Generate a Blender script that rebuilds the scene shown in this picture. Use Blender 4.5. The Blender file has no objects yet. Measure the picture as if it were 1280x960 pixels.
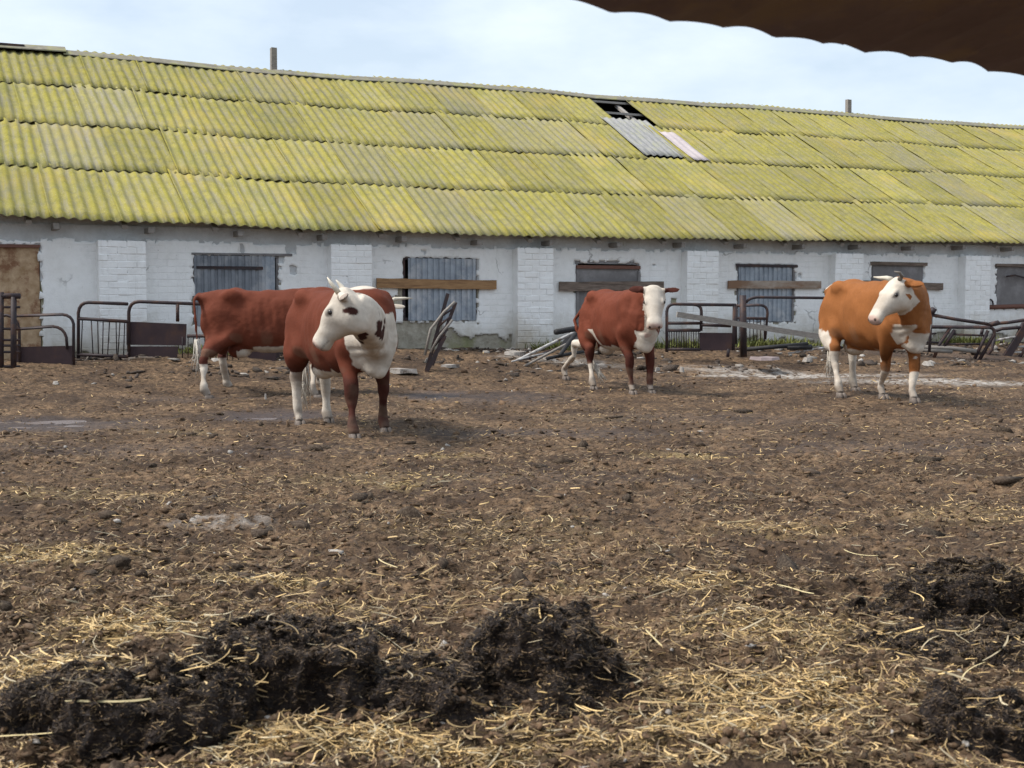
import bpy, bmesh, math, random
import numpy as np
from mathutils import Vector, Matrix, Euler
random.seed(7); RNG = np.random.default_rng(11)
SC = bpy.context.scene; COL = SC.collection
PI = math.pi; R = math.radians

# ------------------------------------------------------------ camera, world, sun, exposure
F, CAMH, PITCH = 1650.0, 1.37, math.atan(110 / 1650)
cd = bpy.data.cameras.new('camera'); cam = bpy.data.objects.new('camera', cd); COL.objects.link(cam)
cam.location = (0, 0, CAMH); cam.rotation_euler = (PI / 2 - PITCH, 0, 0)
cd.sensor_width = 36; cd.lens = F / 1280 * 36; cd.clip_end = 5000; cd.clip_start = .05
cd.dof.use_dof = True; cd.dof.focus_distance = 13; cd.dof.aperture_fstop = 7
SC.camera = cam
SUN_EL, SUN_AZ = R(54), R(-100)        # high on the left, a little behind the camera
w = bpy.data.worlds.new("World"); SC.world = w; w.use_nodes = True
nt = w.node_tree; nt.nodes.clear(); N = nt.nodes.new; LK = nt.links.new
out = N('ShaderNodeOutputWorld'); bg = N('ShaderNodeBackground'); LK(bg.outputs[0], out.inputs[0])
sky = N('ShaderNodeTexSky'); sky.sky_type = 'NISHITA'; sky.sun_disc = False
sky.sun_elevation = SUN_EL; sky.sun_rotation = SUN_AZ; sky.dust_density = 2.0; sky.air_density = 1.0
tc = N('ShaderNodeTexCoord'); mp = N('ShaderNodeMapping'); mp.inputs['Scale'].default_value = (1, 1, 2.6)
LK(tc.outputs['Generated'], mp.inputs[0])
nz = N('ShaderNodeTexNoise'); nz.inputs['Scale'].default_value = 4.2; nz.inputs['Detail'].default_value = 7; nz.inputs['Roughness'].default_value = .55
LK(mp.outputs[0], nz.inputs['Vector'])
cr = N('ShaderNodeValToRGB'); cr.color_ramp.elements[0].position = .40; cr.color_ramp.elements[1].position = .66
cr.color_ramp.elements[0].color = (.50, .50, .50, 1); cr.color_ramp.elements[1].color = (.97, .97, .97, 1)
LK(nz.outputs['Fac'], cr.inputs[0])
mx = N('ShaderNodeMix'); mx.data_type = 'RGBA'
SKYS = 0.10
sep = N('ShaderNodeSeparateColor')
LK(cr.outputs[0], mx.inputs[0]); LK(sky.outputs[0], mx.inputs[6]); mx.inputs[7].default_value = (5.45, 6.1, 6.75, 1)
LK(mx.outputs[2], bg.inputs[0]); bg.inputs[1].default_value = SKYS
sl = bpy.data.lights.new('sun', 'SUN'); sl.energy = 2.7; sl.angle = R(17); sl.color = (1, .95, .87)
so = bpy.data.objects.new('sun', sl); COL.objects.link(so)
sd = Vector((math.sin(SUN_AZ) * math.cos(SUN_EL), math.cos(SUN_AZ) * math.cos(SUN_EL), math.sin(SUN_EL)))
so.rotation_euler = sd.to_track_quat('Z', 'Y').to_euler(); so.location = (0, 10, 30)
SC.view_settings.view_transform = 'Standard'; SC.view_settings.look = 'None'
SC.view_settings.exposure = 0.78; SC.view_settings.gamma = 1
SC.cycles.max_bounces = 5; SC.cycles.diffuse_bounces = 3

# ------------------------------------------------------------ helpers
def tag(o, label=None, cat=None, group=None, kind=None):
    if label: o['label'] = label
    if cat: o['category'] = cat
    if group: o['group'] = group
    if kind: o['kind'] = kind
    return o
def empty(name, loc=(0, 0, 0), rz=0, **k):
    o = bpy.data.objects.new(name, None); COL.objects.link(o); o.location = loc; o.rotation_euler = (0, 0, rz)
    o.empty_display_size = .2
    return tag(o, **k)
def link(name, me, parent=None, loc=None, **k):
    o = bpy.data.objects.new(name, me); COL.objects.link(o)
    if parent is not None: o.parent = parent
    if loc is not None: o.location = loc
    return tag(o, **k)
def npmesh(name, V, Fq, mat, smooth=False, col=None):
    V = np.asarray(V, np.float32); Fq = np.asarray(Fq, np.int32); k = Fq.shape[1]
    me = bpy.data.meshes.new(name); me.vertices.add(len(V)); me.vertices.foreach_set('co', V.ravel())
    me.loops.add(Fq.size); me.loops.foreach_set('vertex_index', Fq.ravel())
    me.polygons.add(len(Fq)); me.polygons.foreach_set('loop_start', np.arange(0, Fq.size, k, dtype=np.int32))
    me.polygons.foreach_set('loop_total', np.full(len(Fq), k, np.int32))
    if smooth: me.polygons.foreach_set('use_smooth', np.ones(len(Fq), bool))
    me.update(calc_edges=True)
    if col is not None:
        c = np.ones((len(V), 4), np.float32); c[:, :col.shape[1]] = col
        a = me.color_attributes.new('tint', 'FLOAT_COLOR', 'POINT'); a.data.foreach_set('color', c.ravel())
    if mat: me.materials.append(mat)
    return me
class MB:
    def __init__(s): s.v = []; s.f = []; s.sm = []
    def add(s, V, Fs, smooth=False, M=None):
        b = len(s.v)
        for p in V:
            p = Vector(p); s.v.append(tuple(M @ p) if M else tuple(p))
        for f in Fs: s.f.append([i + b for i in f]); s.sm.append(smooth)
    def box(s, c, d, M=None, j=0):
        x, y, z = c; a, b, e = d[0] / 2, d[1] / 2, d[2] / 2
        V = [(x + i * a + random.uniform(-j, j), y + k * b + random.uniform(-j, j), z + l * e + random.uniform(-j, j)) for i in (-1, 1) for k in (-1, 1) for l in (-1, 1)]
        s.add(V, [(0, 1, 3, 2), (4, 6, 7, 5), (0, 4, 5, 1), (2, 3, 7, 6), (0, 2, 6, 4), (1, 5, 7, 3)], M=M)
    def tube(s, pts, r, n=8, cap=True, M=None, up=None):
        pts = [Vector(p) for p in pts]; rs = r if isinstance(r, (list, tuple)) else [r] * len(pts)
        V = []; pu = None
        for i, p in enumerate(pts):
            t = (pts[min(i + 1, len(pts) - 1)] - pts[max(i - 1, 0)])
            t = t.normalized() if t.length > 1e-9 else Vector((0, 0, 1))
            if pu is None: pu = t.orthogonal()
            pu = (pu - t * pu.dot(t))
            pu = pu.normalized() if pu.length > 1e-6 else t.orthogonal().normalized()
            q = t.cross(pu)
            for k in range(n):
                a = 2 * PI * k / n; V.append(p + pu * (math.cos(a) * rs[i]) + q * (math.sin(a) * rs[i]))
        Fs = [(i * n + k, i * n + (k + 1) % n, (i + 1) * n + (k + 1) % n, (i + 1) * n + k) for i in range(len(pts) - 1) for k in range(n)]
        if cap: Fs += [tuple(range(n - 1, -1, -1)), tuple(range((len(pts) - 1) * n, len(pts) * n))]
        s.add(V, Fs, True, M)
    def beam(s, a, b, wd, th, up=(0, 0, 1)):
        a, b = Vector(a), Vector(b); t = (b - a).normalized(); sd_ = t.cross(Vector(up)).normalized(); u = sd_.cross(t)
        V = [p + sd_ * (i * wd / 2) + u * (k * th / 2) for p in (a, b) for i, k in ((-1, -1), (1, -1), (1, 1), (-1, 1))]
        s.add(V, [(3, 2, 1, 0), (4, 5, 6, 7), (0, 1, 5, 4), (1, 2, 6, 5), (2, 3, 7, 6), (3, 0, 4, 7)])
    def ell(s, c, r, n=16, m=10, M=None):
        V = [(c[0], c[1], c[2] - r[2])]
        for i in range(1, m):
            a = -PI / 2 + PI * i / m
            for k in range(n):
                b = 2 * PI * k / n; V.append((c[0] + r[0] * math.cos(a) * math.cos(b), c[1] + r[1] * math.cos(a) * math.sin(b), c[2] + r[2] * math.sin(a)))
        V.append((c[0], c[1], c[2] + r[2])); L = len(V) - 1
        Fs = [(0, 1 + (k + 1) % n, 1 + k) for k in range(n)]
        for i in range(m - 2):
            for k in range(n): Fs.append((1 + i * n + k, 1 + i * n + (k + 1) % n, 1 + (i + 1) * n + (k + 1) % n, 1 + (i + 1) * n + k))
        Fs += [(L, 1 + (m - 2) * n + k, 1 + (m - 2) * n + (k + 1) % n) for k in range(n)]
        s.add(V, Fs, True, M)
    def loft(s, rings, M=None):
        n = len(rings[0]); V = [p for r in rings for p in r]
        Fs = [(i * n + k, i * n + (k + 1) % n, (i + 1) * n + (k + 1) % n, (i + 1) * n + k) for i in range(len(rings) - 1) for k in range(n)]
        Fs += [tuple(range(n - 1, -1, -1)), tuple(range((len(rings) - 1) * n, len(rings) * n))]
        s.add(V, Fs, True, M)
    def mesh(s, name, mat):
        me = bpy.data.meshes.new(name); me.from_pydata([tuple(v) for v in s.v], [], s.f)
        me.polygons.foreach_set('use_smooth', s.sm); me.update()
        if mat: me.materials.append(mat)
        return me
    def build(s, name, mat, parent=None, loc=None, **k): return link(name, s.mesh(name, mat), parent, loc, **k)
def ray(px, py):
    x = (px - 640) / F; y = -(py - 480) / F
    return Vector((x, math.cos(PITCH) + y * math.sin(PITCH), -math.sin(PITCH) + y * math.cos(PITCH)))
def at(px, py, Y):                       # the world point of the yard seen at this spot, Y metres out
    d = ray(px, py); return Vector((0, 0, CAMH)) + d * (Y / d.y)

def hsh(ix, iy, seed):
    h = (ix.astype(np.int64) * 374761393 + iy.astype(np.int64) * 668265263 + seed * 1442695041) & 0xffffffff
    h = ((h ^ (h >> 13)) * 1274126177) & 0xffffffff
    return ((h ^ (h >> 16)) & 0xffff) / 65535.0
def vn(x, y, seed=0):
    x = np.asarray(x, float); y = np.asarray(y, float)
    ix = np.floor(x); iy = np.floor(y); fx = x - ix; fy = y - iy
    fx = fx * fx * fx * (fx * (fx * 6 - 15) + 10); fy = fy * fy * fy * (fy * (fy * 6 - 15) + 10)
    a = hsh(ix, iy, seed); b = hsh(ix + 1, iy, seed); c = hsh(ix, iy + 1, seed); d = hsh(ix + 1, iy + 1, seed)
    return (a * (1 - fx) + b * fx) * (1 - fy) + (c * (1 - fx) + d * fx) * fy
def sst(t): t = np.clip(t, 0, 1); return t * t * (3 - 2 * t)

# ------------------------------------------------------------ materials
def mat(name, rough=.8, spec=.3, metal=0):
    m = bpy.data.materials.new(name); m.use_nodes = True; b = m.node_tree.nodes['Principled BSDF']
    b.inputs['Roughness'].default_value = rough; b.inputs['Specular IOR Level'].default_value = spec; b.inputs['Metallic'].default_value = metal
    return m, m.node_tree, b
def nd(t, ty, **k):
    n = t.nodes.new(ty)
    for a, v in k.items():
        if a in n.inputs: n.inputs[a].default_value = v
        else: setattr(n, a, v)
    return n
def noise(t, vec, scale, detail=4, rough=.55, dist=0):
    n = nd(t, 'ShaderNodeTexNoise'); n.inputs['Scale'].default_value = scale; n.inputs['Detail'].default_value = detail
    n.inputs['Roughness'].default_value = rough; n.inputs['Distortion'].default_value = dist
    t.links.new(vec, n.inputs['Vector']); return n.outputs['Fac']
def ramp(t, fac, stops):
    r = nd(t, 'ShaderNodeValToRGB'); e = r.color_ramp.elements
    while len(e) < len(stops): e.new(.5)
    for i, (p, c) in enumerate(stops): e[i].position = p; e[i].color = (*c, 1) if len(c) == 3 else c
    t.links.new(fac, r.inputs[0]); return r.outputs[0]
def mixc(t, fac, a, b, mode='MIX'):
    m = nd(t, 'ShaderNodeMix'); m.data_type = 'RGBA'; m.blend_type = mode
    for v, i in ((fac, 0), (a, 6), (b, 7)):
        if isinstance(v, (int, float)): m.inputs[i].default_value = v
        elif isinstance(v, tuple): m.inputs[i].default_value = (*v, 1)
        else: t.links.new(v, m.inputs[i])
    return m.outputs[2]
def mth(t, op, a, b=0.0, c=0.0):
    m = nd(t, 'ShaderNodeMath'); m.operation = op
    for i, v in enumerate((a, b, c)):
        if isinstance(v, (int, float)): m.inputs[i].default_value = v
        else: t.links.new(v, m.inputs[i])
    return m.outputs[0]
def bump(t, b, h, strength=.4, dist=.02):
    n = nd(t, 'ShaderNodeBump'); n.inputs['Strength'].default_value = strength; n.inputs['Distance'].default_value = dist
    t.links.new(h, n.inputs['Height']); t.links.new(n.outputs[0], b.inputs['Normal'])
def coords(t, sc=(1, 1, 1), kind='Object'):
    c = nd(t, 'ShaderNodeTexCoord'); m = nd(t, 'ShaderNodeMapping'); m.inputs['Scale'].default_value = sc
    t.links.new(c.outputs[kind], m.inputs[0]); return m.outputs[0]
def setc(t, b, c): t.links.new(c, b.inputs['Base Color'])

def simple(name, c1, c2, scale=6, rough=.75, sc=(1, 1, 1), bmp=.3, bd=.005, metal=0, spec=.3, rust=None):
    m, t, b = mat(name, rough, spec, metal); v = coords(t, sc)
    n = noise(t, v, scale, 6, .65); col = ramp(t, n, [(.3, c1), (.7, c2)])
    if rust:
        n2 = noise(t, v, scale * .45, 6, .7); col = mixc(t, ramp(t, n2, [(.5, (0, 0, 0)), (.62, (1, 1, 1))]), col, rust)
    setc(t, b, col); bump(t, b, noise(t, v, scale * 4, 5, .6), bmp, bd); return m
M_ = {}
M_['iron'] = simple('dark_iron', (.022, .018, .022), (.05, .034, .036), 9, .6, rust=(.075, .038, .026))
M_['plate'] = simple('dark_plate', (.030, .018, .022), (.055, .032, .034), 3, .65, rust=(.07, .036, .026))
M_['pale_pipe'] = simple('galvanised_pipe', (.30, .29, .28), (.5, .49, .48), 14, .5, rust=(.16, .13, .11))
M_['plank_new'] = simple('fresh_plank', (.23, .125, .06), (.42, .25, .12), 5, .8, (1, 12, 12), rust=(.20, .11, .055))
M_['plank_old'] = simple('weathered_plank', (.12, .09, .075), (.26, .20, .16), 5, .85, (1, 12, 12), rust=(.10, .075, .06))
M_['plank_half'] = simple('patchy_plank', (.20, .13, .085), (.50, .44, .38), 1.3, .85, (1, 3, 3), rust=(.22, .13, .08))
M_['grey_wood'] = simple('grey_wood', (.17, .155, .14), (.32, .29, .26), 7, .85, (1, 8, 8))
M_['osb'] = simple('chipboard', (.30, .19, .10), (.55, .40, .26), 7, .8, rust=(.22, .11, .06))
M_['gmetal'] = simple('galvanised_sheet', (.20, .23, .27), (.36, .40, .45), 4, .5, rust=(.44, .45, .47), metal=.15, spec=.4)
M_['gmetal2'] = simple('old_grey_sheet', (.15, .165, .19), (.24, .26, .29), 4, .55, rust=(.30, .31, .33), metal=.1)
M_['shutter'] = simple('grey_board', (.145, .135, .135), (.21, .20, .20), 3, .75, rust=(.26, .25, .25))
M_['brownboard'] = simple('red_brown_board', (.13, .06, .045), (.20, .10, .075), 8, .8, (1, 9, 9))
M_['ridge'] = simple('ridge_cap', (.15, .135, .11), (.27, .25, .19), 6, .85, rust=(.26, .25, .12))
M_['batten'] = simple('batten_wood', (.25, .23, .21), (.40, .37, .34), 7, .85, (1, 9, 9))
M_['slipped'] = simple('slipped_sheet', (.19, .19, .19), (.33, .325, .32), 5, .7, (6, 1, 1), rust=(.30, .30, .22))
M_['pink'] = simple('pale_sheet', (.40, .34, .34), (.52, .46, .46), 5, .7)
M_['stone'] = simple('pale_stone', (.22, .20, .18), (.42, .39, .36), 12, .85, rust=(.13, .10, .08), bd=.02)
M_['slab'] = simple('brown_slab', (.20, .16, .16), (.28, .23, .23), 7, .8)
M_['rubber'] = simple('black_rubber', (.018, .018, .02), (.035, .034, .036), 8, .7)
M_['dark_in'] = simple('dark_interior', (.03, .028, .026), (.05, .045, .04), 2, .9)
M_['canopy'] = simple('rusty_canopy', (.15, .105, .11), (.22, .16, .165), 4, .8, rust=(.25, .18, .13))
M_['horn'] = simple('horn', (.45, .40, .32), (.62, .57, .48), 20, .5)
M_['horn_dark'] = simple('horn_tip', (.10, .085, .07), (.22, .19, .16), 20, .5)
M_['hoof'] = simple('hoof', (.09, .07, .06), (.20, .165, .14), 30, .7)
M_['switch'] = simple('tail_hair', (.50, .45, .38), (.68, .63, .56), 40, .7, (1, 1, 1))
m, t, b = mat('eye', .12, .6); b.inputs['Base Color'].default_value = (.012, .008, .007, 1); M_['eye'] = m
m, t, b = mat('inner_ear', .8); b.inputs['Base Color'].default_value = (.35, .2, .17, 1); M_['inner'] = m

# moss-covered corrugated sheet
m, t, b = mat('mossy_sheet', .9, .15); M_['moss'] = m
v = coords(t); info = nd(t, 'ShaderNodeObjectInfo'); rnd = info.outputs['Random']
geo = nd(t, 'ShaderNodeNewGeometry'); wpos = geo.outputs['Position']
off = nd(t, 'ShaderNodeCombineXYZ'); t.links.new(mth(t, 'MULTIPLY', rnd, 37.0), off.inputs[0]); t.links.new(mth(t, 'MULTIPLY', rnd, 91.0), off.inputs[1])
va = nd(t, 'ShaderNodeVectorMath'); va.operation = 'ADD'; t.links.new(v, va.inputs[0]); t.links.new(off.outputs[0], va.inputs[1]); vo = va.outputs[0]
mp2 = nd(t, 'ShaderNodeMapping'); mp2.inputs['Scale'].default_value = (9, .9, 9); t.links.new(vo, mp2.inputs[0])
streak = noise(t, mp2.outputs[0], 1.6, 5, .6)
base = ramp(t, noise(t, vo, 5, 8, .7), [(.25, (.17, .155, .035)), (.5, (.315, .275, .032)), (.72, (.40, .345, .040))])
big = noise(t, wpos, .7, 5, .6)
base = mixc(t, ramp(t, big, [(.52, (0, 0, 0)), (.72, (.8, .8, .8))]), base, (.44, .33, .05))
grn = noise(t, wpos, 1.3, 3, .5); base = mixc(t, ramp(t, grn, [(.5, (0, 0, 0)), (.75, (.6, .6, .6))]), base, (.19, .20, .06))
grey = mixc(t, noise(t, vo, 14, 5, .7), (.20, .18, .14), (.36, .33, .27))
mot = noise(t, wpos, 2.3, 7, .7); base = mixc(t, ramp(t, mot, [(.54, (0, 0, 0)), (.70, (.6, .6, .6))]), base, (.20, .19, .12)); gm = ramp(t, streak, [(.47, (0, 0, 0)), (.66, (1, 1, 1))])
sx = nd(t, 'ShaderNodeSeparateXYZ'); t.links.new(v, sx.inputs[0])
wv = mth(t, 'COSINE', mth(t, 'MULTIPLY', sx.outputs[0], 2 * PI / .18))
tr = mth(t, 'MULTIPLY', mth(t, 'MULTIPLY_ADD', wv, -.5, .5), .50)
gm2 = mth(t, 'MULTIPLY_ADD', mth(t, 'MAXIMUM', gm, 0), .48, 0)
gsum = mth(t, 'MINIMUM', mth(t, 'ADD', gm2, mth(t, 'MULTIPLY', tr, noise(t, vo, 8, 4, .7))), 1.0)
gsheet = mth(t, 'MULTIPLY', mth(t, 'GREATER_THAN', mth(t, 'FRACT', mth(t, 'MULTIPLY', rnd, 7.31)), .90), .22)
fac = mth(t, 'MINIMUM', mth(t, 'ADD', gsum, gsheet), .92)
colr = mixc(t, fac, base, grey)
lich = ramp(t, noise(t, vo, 42, 3, .6), [(.60, (0, 0, 0)), (.68, (.55, .55, .55))]); colr = mixc(t, lich, colr, (.50, .48, .28))
dk = ramp(t, noise(t, vo, 26, 4, .7), [(.30, (.55, .55, .55)), (.42, (0, 0, 0))]); colr = mixc(t, dk, colr, (.15, .14, .07))
edge = mth(t, 'MULTIPLY', mth(t, 'LESS_THAN', sx.outputs[1], .022), .4); colr = mixc(t, edge, colr, (.13, .12, .08))
hv = nd(t, 'ShaderNodeHueSaturation'); t.links.new(colr, hv.inputs['Color']); t.links.new(mth(t, 'MULTIPLY_ADD', rnd, .20, .76), hv.inputs['Value'])
hv.inputs['Saturation'].default_value = .93
setc(t, b, hv.outputs[0]); bump(t, b, noise(t, vo, 45, 6, .7), .6, .012)

# whitewash / masonry
def whitewash(name, lowcol, brick=False):
    m, t, b = mat(name, .9, .2); v = coords(t, kind='Object'); geo = nd(t, 'ShaderNodeNewGeometry'); p = geo.outputs['Position']
    n1 = noise(t, p, 1.2, 6, .6); n2 = noise(t, p, 9, 6, .65)
    c = ramp(t, n2, [(.25, (.79, .79, .78)), (.5, (.88, .88, .87)), (.75, (.91, .91, .90))])
    c = mixc(t, ramp(t, n1, [(.45, (0, 0, 0)), (.7, (.35, .35, .35))]), c, (.68, .66, .61))
    s = nd(t, 'ShaderNodeSeparateXYZ'); t.links.new(p, s.inputs[0]); z = s.outputs[2]
    # vertical drips
    mpd = nd(t, 'ShaderNodeMapping'); mpd.inputs['Scale'].default_value = (7, 7, .7); t.links.new(p, mpd.inputs[0])
    dr = noise(t, mpd.outputs[0], 1.3, 5, .6); c = mixc(t, ramp(t, dr, [(.60, (0, 0, 0)), (.80, (.35, .35, .35))]), c, (.52, .51, .47))
    # damp and mud near the ground
    hz = mth(t, 'ADD', z, mth(t, 'MULTIPLY_ADD', noise(t, p, 2.4, 6, .7), -1.1, .5))
    c = mixc(t, ramp(t, hz, [(.30, (.95, .95, .95)), (.62, (.45, .45, .45)), (1.05, (0, 0, 0))]), c, lowcol)
    # chips
    ch = noise(t, p, 17, 5, .75); c = mixc(t, ramp(t, ch, [(.66, (0, 0, 0)), (.70, (.75, .75, .75))]), c, (.30, .28, .25))
    # hairline cracks
    vo_ = nd(t, 'ShaderNodeTexVoronoi'); vo_.feature = 'DISTANCE_TO_EDGE'; vo_.inputs['Scale'].default_value = .75
    wn = nd(t, 'ShaderNodeTexNoise'); wn.inputs['Scale'].default_value = 3; wn.inputs['Detail'].default_value = 5; t.links.new(p, wn.inputs['Vector'])
    vm = nd(t, 'ShaderNodeVectorMath'); vm.operation = 'MULTIPLY_ADD'; t.links.new(wn.outputs['Color'], vm.inputs[0]); vm.inputs[1].default_value = (.5, .5, .5); t.links.new(p, vm.inputs[2])
    t.links.new(vm.outputs[0], vo_.inputs['Vector'])
    ck = ramp(t, vo_.outputs['Distance'], [(.0, (.7, .7, .7)), (.012, (0, 0, 0))])
    ckm = mth(t, 'MULTIPLY', ck, ramp(t, noise(t, p, 1.1, 2), [(.57, (0, 0, 0)), (.62, (0 if brick else 1,) * 3)]))
    c = mixc(t, ckm, c, (.22, .21, .20))
    setc(t, b, c)
    if brick: bump(t, b, mth(t, 'ADD', n2, noise(t, p, 40, 4)), .5, .012); return m
    sv_ = nd(t, 'ShaderNodeSeparateXYZ'); t.links.new(v, sv_.inputs[0]); cb = nd(t, 'ShaderNodeCombineXYZ'); t.links.new(sv_.outputs[0], cb.inputs[0]); t.links.new(mth(t, 'MULTIPLY_ADD', n2, .03, sv_.outputs[2]), cb.inputs[1])
    bk_ = nd(t, 'ShaderNodeTexBrick'); t.links.new(cb.outputs[0], bk_.inputs['Vector']); bk_.inputs['Scale'].default_value = 1; bk_.inputs['Brick Width'].default_value = .3; bk_.inputs['Row Height'].default_value = .11; bk_.inputs['Mortar Size'].default_value = .008; bk_.inputs['Mortar Smooth'].default_value = .8
    bm_ = mth(t, 'MULTIPLY', bk_.outputs['Fac'], ramp(t, noise(t, p, 1.4, 3), [(.45, (0, 0, 0)), (.6, (1, 1, 1))]))
    bump(t, b, mth(t, 'SUBTRACT', mth(t, 'ADD', n2, noise(t, p, 40, 4)), mth(t, 'MULTIPLY', bm_, 1.1)), .5, .012); return m
M_['white'] = whitewash('whitewashed_plaster', (.42, .37, .28))
M_['brick'] = whitewash('whitewashed_brick', (.44, .37, .27), True)
m, t, b = mat('rubble_masonry', .92, .15); M_['rubble'] = m
geo = nd(t, 'ShaderNodeNewGeometry'); p = geo.outputs['Position']; s = nd(t, 'ShaderNodeSeparateXYZ'); t.links.new(p, s.inputs[0])
vv = nd(t, 'ShaderNodeTexVoronoi'); vv.inputs['Scale'].default_value = 5; t.links.new(p, vv.inputs['Vector'])
sv1 = nd(t, 'ShaderNodeSeparateColor'); t.links.new(vv.outputs['Color'], sv1.inputs[0]); st = mixc(t, mth(t, 'MULTIPLY', sv1.outputs[0], .45), ramp(t, noise(t, p, 6, 7, .7), [(.3, (.24, .215, .165)), (.7, (.52, .48, .40))]), (.33, .29, .22))
gr = ramp(t, noise(t, p, 1.7, 4), [(.5, (0, 0, 0)), (.66, (.7, .7, .7))]); st = mixc(t, gr, st, (.20, .21, .07))
up = ramp(t, s.outputs[2], [(.0, (0, 0, 0)), (1, (1, 1, 1))])
hi = mth(t, 'GREATER_THAN', s.outputs[2], 1.6)
st = mixc(t, hi, st, ramp(t, noise(t, p, 3, 7, .7), [(.3, (.48, .49, .49)), (.7, (.66, .67, .68))]))
setc(t, b, st); bump(t, b, noise(t, p, 12, 6, .7), .9, .04)

# soil
m, t, b = mat('trampled_manure', .85, .25); M_['soil'] = m
geo = nd(t, 'ShaderNodeNewGeometry'); p = geo.outputs['Position']
at_ = nd(t, 'ShaderNodeAttribute'); at_.attribute_name = 'tint'
n1 = noise(t, p, 1.1, 6, .6); n2 = noise(t, p, 14, 8, .72); n3 = noise(t, p, 75, 5, .7)
c = ramp(t, n2, [(.31, (.009, .006, .004)), (.45, (.055, .033, .020)), (.57, (.175, .108, .062)), (.72, (.42, .285, .165))])
c = mixc(t, ramp(t, n3, [(.45, (0, 0, 0)), (.72, (.7, .7, .7))]), c, (.31, .21, .12))
c = mixc(t, ramp(t, n1, [(.40, (.7, .7, .7)), (.60, (0, 0, 0))]), c, (.035, .022, .016))
sa = nd(t, 'ShaderNodeSeparateColor'); t.links.new(at_.outputs['Color'], sa.inputs[0])
mm = mth(t, 'MULTIPLY', sa.outputs[0], ramp(t, noise(t, p, 5, 7, .7), [(.40, (0, 0, 0)), (.58, (1, 1, 1))])); c = mixc(t, mm, c, (.42, .385, .35))
mm = mth(t, 'MULTIPLY', sa.outputs[1], .75); c = mixc(t, mm, c, (.052, .042, .045))
mm = mth(t, 'MULTIPLY', sa.outputs[2], ramp(t, noise(t, p, 22, 7, .75), [(.42, (0, 0, 0)), (.60, (1, 1, 1))])); c = mixc(t, mm, c, (.36, .27, .13))
setc(t, b, c)
rr = mth(t, 'SUBTRACT', .88, mth(t, 'MULTIPLY', sa.outputs[1], .42)); t.links.new(rr, b.inputs['Roughness'])
bump(t, b, mth(t, 'ADD', n2, mth(t, 'MULTIPLY', n3, .5)), .85, .035)
m, t, b = mat('dark_manure', .68, .35); M_['heap'] = m
geo = nd(t, 'ShaderNodeNewGeometry'); p = geo.outputs['Position']
n2 = noise(t, p, 22, 8, .75); n3 = noise(t, p, 90, 5, .7)
c = ramp(t, n2, [(.3, (.010, .007, .006)), (.5, (.030, .021, .018)), (.7, (.085, .058, .043))])
c = mixc(t, ramp(t, n3, [(.60, (0, 0, 0)), (.74, (.6, .6, .6))]), c, (.11, .075, .05))
c = mixc(t, ramp(t, noise(t, p, 6, 5, .65), [(.48, (0, 0, 0)), (.62, (.8, .8, .8))]), c, (.060, .042, .034))
setc(t, b, c); bump(t, b, mth(t, 'ADD', n2, mth(t, 'MULTIPLY', n3, .6)), 1.0, .03)
def tinted(name, rough=.8, spec=.2, mul=1.0):
    m, t, b = mat(name, rough, spec); a = nd(t, 'ShaderNodeAttribute'); a.attribute_name = 'tint'; setc(t, b, a.outputs['Color']); return m, t, b
m, t, b = tinted('straw', .6, .3); M_['straw'] = m
m, t, b = tinted('clod', .85, .2); M_['clod'] = m
geo = nd(t, 'ShaderNodeNewGeometry'); n2 = noise(t, geo.outputs['Position'], 60, 5, .7)
a = nd(t, 'ShaderNodeAttribute'); a.attribute_name = 'tint'
setc(t, b, mixc(t, ramp(t, n2, [(.45, (0, 0, 0)), (.7, (.6, .6, .6))]), a.outputs['Color'], (.20, .155, .11))); bump(t, b, n2, .8, .015)
m, t, b = tinted('cow_hide', .8, .12); M_['hide'] = m
v = coords(t); a = nd(t, 'ShaderNodeAttribute'); a.attribute_name = 'tint'
f1 = noise(t, v, 3, 4, .5); f2 = noise(t, v, 30, 6, .7)
hm = nd(t, 'ShaderNodeHueSaturation'); t.links.new(a.outputs['Color'], hm.inputs['Color'])
t.links.new(mth(t, 'ADD', mth(t, 'MULTIPLY_ADD', f1, .7, .45), mth(t, 'MULTIPLY', f2, .42)), hm.inputs['Value']); setc(t, b, hm.outputs[0])
mpf = nd(t, 'ShaderNodeMapping'); mpf.inputs['Scale'].default_value = (30, 90, 60); t.links.new(v, mpf.inputs[0])
bump(t, b, mth(t, 'ADD', noise(t, mpf.outputs[0], 1.5, 4, .6), mth(t, 'MULTIPLY', f2, .6)), .5, .008)
b.inputs['Roughness'].default_value = .78
m, t, b = mat('puddle_water', .22, .5); b.inputs['Base Color'].default_value = (.20, .17, .165, 1); M_['water'] = m
bump(t, b, noise(t, coords(t), 9, 3), .08, .01)
m, t, b = tinted('weeds', .7, .2); M_['weed'] = m

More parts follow.
